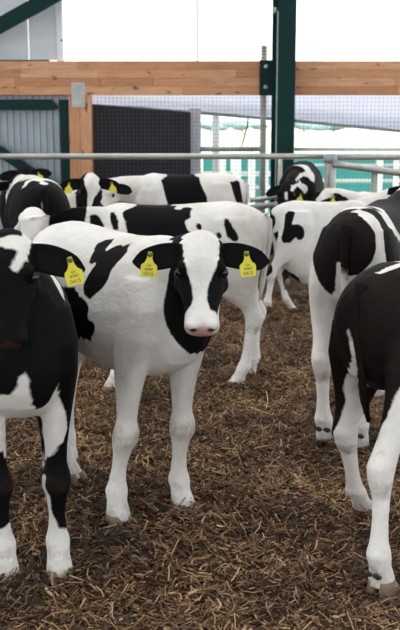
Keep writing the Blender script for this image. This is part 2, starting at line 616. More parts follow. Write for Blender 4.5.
# ------------------------------------------------------------------ outdoors
gm, nt, b = new_mat('meadow')
nn = noise(nt, 0.08, 4, 0.6, stretch=(0.3, 1, 1))
nt.links.new(ramp(nt, nn, [(0.3, (0.46, 0.50, 0.36)), (0.7, (0.56, 0.58, 0.44))]), b.inputs['Base Color'])
b.inputs['Roughness'].default_value = 0.9
o = link('ground', mesh_from('ground', [(-300, 12.0, -0.03), (300, 12.0, -0.03), (300, 420, -0.03), (-300, 420, -0.03),
    (-300, 12.0, -0.3), (300, 12.0, -0.3), (300, 420, -0.3), (-300, 420, -0.3)],
    [(0, 1, 2, 3), (7, 6, 5, 4), (0, 4, 5, 1), (1, 5, 6, 2), (2, 6, 7, 3), (3, 7, 4, 0)]), gm)
tag(o, 'pale green meadow beyond the barn', None, None, 'structure')

fence = empty('teal_fence', (0, 16, 0))
tag(fence, 'teal board fence with white posts and rails outside the barn', 'fence')
def F(px):
    return (px - 200) * 0.0158
for i, (a, c) in enumerate(((150, 176), (203, 218), (226, 231), (241, 250), (254, 263), (267, 285), (290, 333), (333.4, 377), (384, 394), (400, 430))):
    for z0, z1 in ((0.1, 0.60), (0.66, 0.855), (0.90, 0.985)) if a > 285 else ((0.1, 0.50), (0.56, 0.70), (0.78, 0.97)):
        box('board', M['teal'], F(a), F(c), 0.03, 0.05, z0, z1, fence, 0.004)
for px in (176, 222, 236, 252, 265, 287.5, 380.5, 397):
    hw = 0.06 if px < 280 else 0.045
    box('post', M['white_paint'], F(px) - hw, F(px) + hw, 0.0, 0.06, -0.03, 1.06 if px in (380.5, 397) else 0.99, fence, 0.006)
for z0, z1 in ((0.985, 1.04), (0.855, 0.90), (0.60, 0.66)):
    box('rail', M['white_paint'], F(288), F(430), 0.055, 0.09, z0, z1, fence, 0.005)
for z0, z1 in ((0.97, 1.03), (0.70, 0.78), (0.50, 0.56)):
    box('rail', M['white_paint'], F(150), F(288), 0.055, 0.09, z0, z1, fence, 0.005)


def far_tree(x, y, w, h, label, seed):
    r = random.Random(seed)
    t = empty('far_tree', (x, y, -0.03))
    tag(t, label, 'tree', 'hazy trees at the far edge of the field')
    bm = bmesh.new()
    for k in range(9):
        s = r.uniform(0.28, 0.5)
        mt = Matrix.Translation((r.uniform(-0.5, 0.5) * w, r.uniform(-0.3, 0.3) * w, h * r.uniform(0.45, 0.8))) @ Matrix.Diagonal((w * s * 0.7, w * s * 0.5, h * s * 0.7, 1))
        bmesh.ops.create_icosphere(bm, subdivisions=2, radius=1, matrix=mt)
    for vtx in bm.verts:
        vtx.co += Vector((r.uniform(-1, 1), r.uniform(-1, 1), r.uniform(-1, 1))) * h * 0.04
    me = bpy.data.meshes.new('crown')
    bm.to_mesh(me)
    bm.free()
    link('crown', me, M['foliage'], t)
    tube('trunk', M['rope'], [(0, 0, 0), (0, 0, h * 0.5)], h * 0.05, t, 7)


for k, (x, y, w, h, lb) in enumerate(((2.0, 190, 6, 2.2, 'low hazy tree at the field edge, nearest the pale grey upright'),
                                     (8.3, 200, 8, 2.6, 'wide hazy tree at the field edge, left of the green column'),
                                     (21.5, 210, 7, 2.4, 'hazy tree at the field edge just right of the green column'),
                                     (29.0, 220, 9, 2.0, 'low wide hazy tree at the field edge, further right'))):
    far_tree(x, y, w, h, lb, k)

# ------------------------------------------------------------------ unseen roof, added to shade the pen; open gaps let daylight in
rm = flat_mat('roof_sheet', (0.55, 0.57, 0.58), 0.6, 0.0, 0.05, 2)
roof = empty('ceiling', (0, 0, 0))
tag(roof, 'unseen barn roof sheets, gaps spaced to shade and light the pen', None, None, 'structure')
for k in range(13):
    y0 = -11.4 + k * 1.85
    z0 = 4.6 - 0.05 * abs(y0 - 4)
    box('roof_sheet', rm, -11, 11, y0, y0 + 1.28, z0, z0 + 0.04, roof)


# ------------------------------------------------------------------ calves
def sup(c, e):
    return math.copysign(abs(c) ** e, c)


def ring_x(x, zt, zb, hw, n=28):
    """torso slice: spine narrower than the belly"""
    zc, h = (zt + zb) / 2, (zt - zb) / 2
    out = []
    for k in range(n):
        a = 2 * math.pi * k / n
        cz = sup(math.sin(a), 0.86)
        cy = sup(math.cos(a), 0.80)
        taper = 1.0 - 0.14 * max(0, cz) - 0.06 * max(0, -cz)
        out.append(Vector((x, hw * cy * taper, zc + h * cz)))
    return out


def ring_h(c, rx, ry, n=18):
    return [Vector((c[0] + rx * sup(math.cos(2 * math.pi * k / n), 0.92), c[1] + ry * sup(math.sin(2 * math.pi * k / n), 0.92), c[2])) for k in range(n)]


TORSO = [(-0.515, .905, .78, .040), (-0.495, .935, .71, .085), (-0.45, .965, .62, .130), (-0.38, .990, .575, .160), (-0.30, 1.005, .555, .172),
         (-0.18, .998, .535, .172), (-0.05, .988, .505, .190), (0.08, .984, .495, .195), (0.20, .990, .50, .182),
         (0.28, 1.0, .515, .168), (0.345, .985, .54, .152), (0.405, .94, .575, .125), (0.445, .87, .63, .085), (0.465, .80, .69, .04)]
FRONT = [(.29, .092, .87, .10, .058), (.315, .106, .77, .115, .062), (.305, .108, .67, .105, .060), (.28, .106, .59, .082, .053), (.275, .102, .50, .058, .043),
         (.275, .099, .42, .043, .035), (.278, .098, .370, .037, .033), (.282, .097, .330, .046, .045), (.281, .097, .295, .046, .046), (.272, .097, .255, .031, .032),
         (.266, .097, .20, .026, .0255), (.264, .097, .150, .029, .029), (.266, .097, .112, .040, .040), (.276, .097, .078, .034, .035), (.290, .097, .045, .041, .040), (.300, .097, .014, .047, .044)]
HIND = [(-.29, .085, .92, .13, .06), (-.30, .112, .80, .16, .070), (-.315, .122, .69, .165, .070), (-.325, .124, .60, .140, .062), (-.352, .118, .53, .112, .055),
        (-.395, .112, .47, .078, .045), (-.438, .108, .425, .053, .040), (-.456, .106, .385, .055, .044), (-.454, .105, .345, .046, .040), (-.440, .105, .29, .033, .029),
        (-.430, .105, .21, .028, .0255), (-.424, .105, .15, .032, .030), (-.418, .105, .112, .042, .041), (-.402, .105, .078, .035, .035), (-.386, .105, .045, .042, .040), (-.376, .105, .014, .047, .043)]
HEAD = [(-.055, .026, -.035, -.085), (-.03, .044, -.012, -.115), (.02, .060, .004, -.140), (.10, .069, .014, -.160), (.20, .079, .022, -.176), (.30, .087, .024, -.184), (.40, .089, .018, -.186),
        (.50, .081, .008, -.170), (.60, .070, .001, -.146), (.70, .061, -.003, -.122), (.80, .056, -.004, -.108), (.87, .058, -.003, -.103),
        (.93, .060, -.006, -.100), (.975, .055, -.014, -.093), (1.0, .043, -.026, -.080), (1.01, .025, -.038, -.066)]
HEAD_L = 0.345


class Calf:
    def __init__(self, label, center, heading, scale, poll, muzzle, feet=None, coat=None, base='white', vox=0.011,
                 tags=(), tail=None, tint=(0.0045, 0.0042, 0.0048), belly=0.0, roll=0.0, ears=(1, 1), ear_lift=(0.0, 0.0), pink=True,
                 hips=1.0, detail=False, ear_col='black', hs=1.0):
        self.hs = hs
        self.ear_col = ear_col
        self.root = empty('calf', (center[0], center[1], -0.012), R(heading), scale)
        tag(self.root, label, 'calf', 'black and white calves in the pen')
        self.inv = (Matrix.Translation((center[0], center[1], -0.012)) @ Matrix.Rotation(R(heading), 4, 'Z') @ Matrix.Scale(scale, 4)).inverted()
        L = self.local
        P = L(poll)
        a = (L(muzzle) - P).normalized()
        n = (Vector((0, 0, 1)) - a * a.z)
        if n.length < 0.2:
            n = Vector((1, 0, 0))
        n.normalize()
        l = n.cross(a).normalized()
        q = Matrix.Rotation(R(roll), 3, a)
        n, l = q @ n, q @ l
        self.P, self.a, self.n, self.l = P, a, n, l
        parts = []
        # torso
        parts.append(loft([ring_x(x, zt, zb - belly * (math.cos(min(1, abs(x + 0.20) / 0.36) * math.pi) + 1) / 2, hw * (hips if x < 0 else 1)) for x, zt, zb, hw in TORSO]))
        # legs
        self.feet = []
        for i, (tab, sy) in enumerate(((FRONT, 1), (FRONT, -1), (HIND, 1), (HIND, -1))):
            fx, fy = tab[-1][0], tab[-1][1] * sy
            dx = dy = 0.0
            if feet and feet[i]:
                p = L((feet[i][0], feet[i][1], 0))
                dx, dy = p.x - fx, p.y - fy
            top = 0.74 if i < 2 else 0.80
            rings = []
            for x, y, z, rx, ry in tab:
                w = max(0.0, min(1.0, (top - z) / top))
                w = w ** 1.15
                if i >= 2 and feet:
                    w = w * (1 - 0.12 * math.sin(math.pi * w))
                rings.append(ring_h((x + dx * w, y * sy + dy * w, z), rx, ry))
            parts.append(loft(rings))
            self.feet.append((fx + dx, fy + dy))
        # neck
        N0 = Vector((0.29, 0, 0.785))
        N1 = P - n * (0.080 * hs) + a * (0.045 * hs)
        dirn = (N1 - N0)
        up = Vector((0, 0, 1))
        rings = []
        for t, rl, rv in ((-.16, .105, .19), (0.0, .112, .185), (.2, .102, .165), (.4, .088, .142), (.6, .076, .122), (.8, .070, .108), (1.0, .064, .092), (1.06, .05, .075)):
            c = N0 + dirn * t + Vector((0, 0, 0.02)) * math.sin(math.pi * max(0, min(1, t)))
            d = dirn.normalized()
            k = max(0, min(1, t))
            lat = (Vector((0, 1, 0)) * (1 - k) + l * k).normalized()
            vv = d.cross(lat).normalized()
            rings.append([c + lat * (rl * math.cos(2 * math.pi * j / 20)) + vv * (rv * math.sin(2 * math.pi * j / 20)) for j in range(20)])
        parts.append(loft(rings))
        # head
        rings = []
        for t, w, top, bot in HEAD:
            c, h = (top + bot) / 2, (top - bot) / 2
            ring = []
            for j in range(24):
                an = 2 * math.pi * j / 24
                s, cc = sup(math.sin(an), 0.85), sup(math.cos(an), 0.85)
                jaw = 1 - 0.36 * max(0, -s) * (1 - 0.55 * max(0, (t - .7) / .3))
                brow = 1 - 0.10 * max(0, s) if t < .6 else 1
                ring.append(P + (a * (t * HEAD_L) + n * (c + h * s) + l * (w * cc * jaw * brow)) * hs)
            rings.append(ring)
        parts.append(loft(rings))
        for s in (1, -1):       # brow ridge, cheek and nostril wing masses
            for t, w, nn, r in ((.37, .060, -.010, .026), (.45, .055, -.090, .040), (.94, .034, -.024, .023), (.12, .045, -.045, .035)):
                bm = bmesh.new()
                bmesh.ops.create_icosphere(bm, subdivisions=2, radius=r * hs)
                cpos = P + (a * (t * HEAD_L) + n * nn + l * (w * s)) * hs
                parts.append(([cpos + vv.co for vv in bm.verts], [tuple(x.index for x in ff.verts) for ff in bm.faces]))
                bm.free()
        V, F_ = [], []
        for v, f in parts:
            o = len(V)
            V += v
            F_ += [tuple(i + o for i in q) for q in f]
        me = mesh_from('body', V, F_)
        fix_normals(me)
        o = bpy.data.objects.new('body', me)
        C.objects.link(o)
        md = o.modifiers.new('r', 'REMESH')
        md.mode = 'VOXEL'
        md.voxel_size = vox / scale
        sm = o.modifiers.new('s', 'SMOOTH')
        sm.factor = 0.5
        sm.iterations = int(9 * (0.0075 / vox) ** 1.0) + 2
        dg = bpy.context.evaluated_depsgraph_get()
        me2 = bpy.data.meshes.new_from_object(o.evaluated_get(dg))
        bpy.data.objects.remove(o, do_unlink=True)
        me2.name = 'body'
        me2.polygons.foreach_set('use_smooth', [True] * len(me2.polygons))
        self.sculpt(me2, pink)
        self.tint = tint
        self.mat = coat_mat(tint)
        self.seeds = coat or []
        self.base = base
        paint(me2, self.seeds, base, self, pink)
        self.body = link('body', me2, self.mat, self.root)
        self.make_ears(ears, ear_lift, tags, detail)
        self.make_eyes()
        self.make_hooves(detail)
        if tail is None:
            tail = [(-.50, 0, .935), (-.520, 0, .90), (-.530, 0, .80), (-.512, 0, .68), (-.492, 0, .56), (-.478, 0, .46)]
        if tail:
            rad = [.026, .021, .015, .012, .016, .006] if len(tail) == 6 else [.028] + [.018] * (len(tail) - 2) + [.008]
            v, f = tube_vf([Vector(p) for p in tail], rad, 10)
            tm = mesh_from('tail', v, f, True)
            fix_normals(tm)
            paint(tm, self.seeds, base, self, False)
            link('tail', tm, self.mat, self.root)

    def local(self, p):
        return self.inv @ Vector(p)

    def sculpt(self, me, pink):
        """press nostrils, mouth line and eye sockets into the head"""
        n = len(me.vertices)
        co = np.empty(n * 3, np.float32)
        me.vertices.foreach_get('co', co)
        co = co.reshape(-1, 3).astype(float)
        P, a, nn, l = [np.array(v) for v in (self.P, self.a, self.n, self.l)]
        HS = self.hs
        for s in (1, -1):
            c = P + (a * (.985 * HEAD_L) + nn * -.030 + l * (.030 * s)) * HS
            d = np.linalg.norm((co - c), axis=1)
            co -= np.outer(np.exp(-(d / .011) ** 2) * .012, a)
            c = P + (a * (.40 * HEAD_L) + nn * -.028 + l * (.090 * s)) * HS
            d = np.linalg.norm((co - c), axis=1)
            co -= np.outer(np.exp(-(d / .02) ** 2) * .010, l * s)
        me.vertices.foreach_set('co', co.astype(np.float32).ravel())
        me.update()

    def hd(self, t, w, nn):
        return self.P + (self.a * (t * HEAD_L) + self.l * w + self.n * nn) * self.hs

    def make_eyes(self):
        for s in (1, -1):
            bm = bmesh.new()
            bmesh.ops.create_uvsphere(bm, u_segments=14, v_segments=9, radius=0.0175)
            me = bpy.data.meshes.new('eye')
            bm.to_mesh(me)
            bm.free()
            me.polygons.foreach_set('use_smooth', [True] * len(me.polygons))
            e = link('eye', me, M['eye'], self.root)
            e.location = self.hd(.40, .0715 * s, -.030)

    def make_ears(self, ears, lift, tags, detail):
        for i, s in enumerate((1, -1)):
            if not ears[i]:
                continue
            base = self.hd(.17, .058 * s, -.050)
            out = (self.l * s + self.n * -0.10 + Vector((0, 0, 1)) * lift[i]).normalized()
            upv = (-self.a - out * (-self.a).dot(out)).normalized()
            fwd = out.cross(upv) * (1 if out.cross(upv).dot(self.n) > 0 else -1)
            Ln, W = 0.185 * self.hs, 0.046 * self.hs
            v, f = [], []
            nu, nv = 14, 10
            for side in (0, 1):
                for iu in range(nu + 1):
                    u = iu / nu
                    w = W * (0.42 + 0.58 * math.sin(math.pi * min(1, u * 0.86 + 0.10)) ** 0.8) * (1 - max(0, (u - .8) / .2) ** 2.2 * .93)
                    for iv in range(nv + 1):
                        t = (iv / nv) * 2 - 1
                        cup = (0.020 if t > 0 else 0.006) * (t * t) * (1 - .45 * u) - 0.016 * (1 - u)
                        th = 0.0055 * (1 - t * t) + 0.0012
                        p = base + out * (u * Ln - 0.012) + upv * (w * t * (0.9 if t > 0 else 1.05) - 0.026 * u * u) + fwd * (cup + (th if side else -th))
                        v.append(p)
            m = (nu + 1) * (nv + 1)
            for iu in range(nu):
                for iv in range(nv):
                    q = iu * (nv + 1) + iv
                    f.append((q, q + 1, q + nv + 2, q + nv + 1))
                    f.append((m + q, m + q + nv + 1, m + q + nv + 2, m + q + 1))
            edge = [iu * (nv + 1) for iu in range(nu + 1)] + [nu * (nv + 1) + iv for iv in range(1, nv + 1)] + [iu * (nv + 1) + nv for iu in range(nu - 1, -1, -1)] + list(range(nv - 1, 0, -1))
            for j in range(len(edge)):
                p, q = edge[j], edge[(j + 1) % len(edge)]
                f.append((p, q, m + q, m + p))
            me = mesh_from('ear', v, f, True)
            fix_normals(me)
            paint(me, self.seeds, self.base, self, False, self.ear_col)
            link('ear', me, self.mat, self.root)
            for tg in tags:
                if tg[0] == s:
                    self.make_tag(base + out * (Ln * tg[1]) + upv * (-0.004) + fwd * 0.010, fwd, tg[2], tg[3] if len(tg) > 3 else 0)

    def make_tag(self, top, fwd, lines, tilt):
        iw = self.root.scale[0]
        up = Vector((0, 0, 1))
        f2 = Vector((fwd.x, fwd.y, fwd.z * 0.2)).normalized()
        rt = up.cross(f2).normalized()
        up = f2.cross(rt)
        q = Matrix.Rotation(R(tilt), 3, f2)
        rt, up = q @ rt, q @ up
        outl = [(-.007, .012), (.007, .012), (.010, .004), (.012, -.018), (.020, -.034), (.033, -.044), (.035, -.052), (.033, -.092), (.030, -.095),
                (-.030, -.095), (-.033, -.092), (-.035, -.052), (-.033, -.044), (-.020, -.034), (-.012, -.018), (-.010, .004)]
        outl = [(x * .75, y * .75) for x, y in outl]
        lines = [(q[0], q[1] * .75, q[2] * .75) for q in lines]
        off = f2 * 0.012
        n = len(outl)
        v = [top + off + rt * x + up * y + f2 * 0.0015 for x, y in outl] + [top + off + rt * x + up * y - f2 * 0.0015 for x, y in outl]
        f = [tuple(range(n)), tuple(range(2 * n - 1, n - 1, -1))] + [(i, n + i, n + (i + 1) % n, (i + 1) % n) for i in range(n)]
        me = mesh_from('ear_tag', v, f)
        fix_normals(me)
        t = link('ear_tag', me, M['tag'], self.root)
        t['label'] = 'yellow plastic ear tag'
        tube('stud', M['stud'], [top - f2 * 0.012, top + off + f2 * 0.004, top + off + f2 * 0.007], [.008, .008, .005], t, 10)
        for ln, size, dy in lines:
            cu = bpy.data.curves.new('tag_number', 'FONT')
            cu.body = ln
            cu.size = size
            cu.align_x = 'CENTER'
            cu.extrude = 0.0003
            cu.offset = 0.0004
            to = bpy.data.objects.new('tag_number', cu)
            C.objects.link(to)
            dg = bpy.context.evaluated_depsgraph_get()
            tm = bpy.data.meshes.new_from_object(to.evaluated_get(dg))
            bpy.data.objects.remove(to, do_unlink=True)
            mt = Matrix((rt, up, f2)).transposed().to_4x4()
            mt.translation = top + off + up * dy + f2 * 0.0018
            tm.transform(mt)
            link('tag_number', tm, M['tag_ink'], t)

    def make_hooves(self, detail):
        for i, (fx, fy) in enumerate(self.feet):
            v, f = [], []
            for s in (1, -1):
                rings = []
                for z, x0, x1, w in ((.036, -.030, .032, .018), (.022, -.034, .046, .021), (-.004, -.038, .058, .024), (-.016, -.037, .058, .023)):
                    c = (x0 + x1) / 2
                    rr = (x1 - x0) / 2
                    rings.append([Vector((fx + c + rr * sup(math.cos(2 * math.pi * k / 12), .8) , fy + s * (.020 + .004 * (1 - z / .036)) + w * sup(math.sin(2 * math.pi * k / 12), .85), z)) for k in range(12)])
                a, b = loft(rings)
                o = len(v)
                v += a
                f += [tuple(x + o for x in q) for q in b]
            me = mesh_from('hoof', v, f, True)
            fix_normals(me)
            h = link('hoof', me, M['hoof'], self.root)
            if detail:
                for s in (1, -1):
                    bm = bmesh.new()
                    bmesh.ops.create_icosphere(bm, subdivisions=1, radius=1)
                    for q in bm.verts:
                        q.co = Vector((fx - .054 + q.co.x * .012, fy + s * .018 + q.co.y * .019, .070 + q.co.z * .012 - q.co.x * .008))
                    me = bpy.data.meshes.new('dewclaw')
                    bm.to_mesh(me)
                    bm.free()
                    link('dewclaw', me, M['dewclaw'], self.root)


COATS = {}


def coat_mat(tint):
    key = tuple(round(c, 4) for c in tint)
    if key in COATS:
        return COATS[key]
    m, nt, b = new_mat('coat')
    at = nt.nodes.new('ShaderNodeAttribute')
    at.attribute_name = 'coat'
    sep = nt.nodes.new('ShaderNodeSeparateColor')
    nt.links.new(at.outputs['Color'], sep.inputs[0])
    hair = noise(nt, 85, 3, 0.6, stretch=(0.45, 1, 0.8))
    fuzz = noise(nt, 34, 3, 0.7)
    e = math_n(nt, 'MULTIPLY', math_n(nt, 'SUBTRACT', fuzz, 0.5), 0.22)
    msk = math_n(nt, 'ADD', sep.outputs[0], e)
    edge = ramp(nt, msk, [(0.45, (0, 0, 0)), (0.55, (1, 1, 1))])
    white = ramp(nt, noise(nt, 4.5, 4, 0.6), [(0.3, (0.64, 0.60, 0.55)), (0.60, (0.80, 0.775, 0.745))])
    bl = ramp(nt, noise(nt, 3.5, 4, 0.6), [(0.35, tint), (0.8, tuple(c * 1.9 for c in tint))])
    col = mixc(nt, edge, white, bl)
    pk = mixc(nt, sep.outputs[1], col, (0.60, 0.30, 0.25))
    # caked dirt with its own ragged outline
    dn = noise(nt, 16, 5, 0.7)
    dm = math_n(nt, 'MULTIPLY', math_n(nt, 'SUBTRACT', math_n(nt, 'ADD', sep.outputs[2], math_n(nt, 'MULTIPLY', dn, 1.1)), 0.74), 2.4, True)
    dirt = mixc(nt, math_n(nt, 'MULTIPLY', math_n(nt, 'MULTIPLY', dm, 0.75), math_n(nt, 'SUBTRACT', 1.0, math_n(nt, 'MULTIPLY', edge, 0.75))), pk, (0.17, 0.105, 0.055))
    fin = mixc(nt, at.outputs['Alpha'], (0.035, 0.02, 0.018), dirt)
    nt.links.new(fin, b.inputs['Base Color'])
    b.inputs['Roughness'].default_value = 0.6
    b.inputs['Specular IOR Level'].default_value = 0.05
    b.inputs['Sheen Weight'].default_value = 0.0
    b.inputs['Sheen Roughness'].default_value = 0.5
    bump(nt, b, hair, 0.5, 0.007)
    COATS[key] = m
    return m


def paint(me, seeds, base, calf, pink, only=None):
    """coat: r = black share near .5 at patch edges, g = pink skin, faint painted sheen on black noses, b = dirt, a = 0 in nostrils and mouth"""
    n = len(me.vertices)
    co = np.empty(n * 3, np.float32)
    me.vertices.foreach_get('co', co)
    co = co.reshape(-1, 3).astype(float)
    W = np.array([s[:3] for s in seeds if s[3] == 0], float).reshape(-1, 3)
    B = np.array([s[:3] for s in seeds if s[3] == 1], float).reshape(-1, 3)

    def near(S):
        d = np.full(n, 9.0)
        for p in S:
            np.minimum(d, np.sum((co - p) ** 2, axis=1), out=d)
        return np.sqrt(d)
    if only:
        r = np.full(n, 1.0 if only == 'black' else 0.0)
    elif len(seeds) == 0:
        r = np.full(n, 1.0 if base == 'black' else 0.0)
    else:
        r = np.clip(0.5 + (near(W) - near(B)) / 0.06, 0, 1)
        ne = len(me.edges)
        ed = np.empty(ne * 2, np.int32)
        me.edges.foreach_get('vertices', ed)
        ed = ed.reshape(-1, 2)
        deg = np.bincount(ed.ravel(), minlength=n)
        for _ in range(4):
            acc = np.bincount(ed[:, 0], r[ed[:, 1]], n) + np.bincount(ed[:, 1], r[ed[:, 0]], n)
            r = 0.4 * r + 0.6 * acc / np.maximum(deg, 1)
    out = np.zeros((n, 4), np.float32)
    out[:, 0] = r
    out[:, 3] = 1
    P, a, nn, l = [np.array(v) for v in (calf.P, calf.a, calf.n, calf.l)]
    HS = calf.hs
    rel = (co - P) / HS
    t = rel @ a / HEAD_L
    w = rel @ l
    h = rel @ nn
    onhead = (np.abs(w) < .12) & (h > -.2) & (h < .05)
    if pink:
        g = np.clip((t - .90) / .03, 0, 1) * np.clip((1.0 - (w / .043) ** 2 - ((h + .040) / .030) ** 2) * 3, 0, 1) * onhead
        out[:, 1] = g * (0.9 if calf.base == 'white' else 0.05)  # black calves: faint nose tint stands in for wet sheen
        for s in (1, -1):
            c = P + (a * (.985 * HEAD_L) + nn * -.030 + l * (.030 * s)) * HS
            d = np.linalg.norm((co - c) * 1.0, axis=1)
            out[:, 3] = np.minimum(out[:, 3], np.clip((d - .008) / .007, 0, 1))
        mouth = np.clip(1 - np.abs(h + .074 + .03 * np.clip(.95 - t, 0, 1)) / .005, 0, 1) * (t > .80) * (t < 1.05) * onhead
        out[:, 3] = np.minimum(out[:, 3], 1 - .8 * mouth)
    z = co[:, 2]
    d = np.clip((0.17 - z) / 0.17, 0, 1) * 0.46 + np.exp(-((z - .31) / .045) ** 2) * 0.34
    d += np.clip((0.60 - z) / 0.15, 0, 1) * (z > 0.42) * 0.10
    d = np.where(onhead & (t > 0.1), 0, d)
    out[:, 2] = d
    at = me.attributes.new('coat', 'FLOAT_COLOR', 'POINT')
    at.data.foreach_set('color', out.ravel())
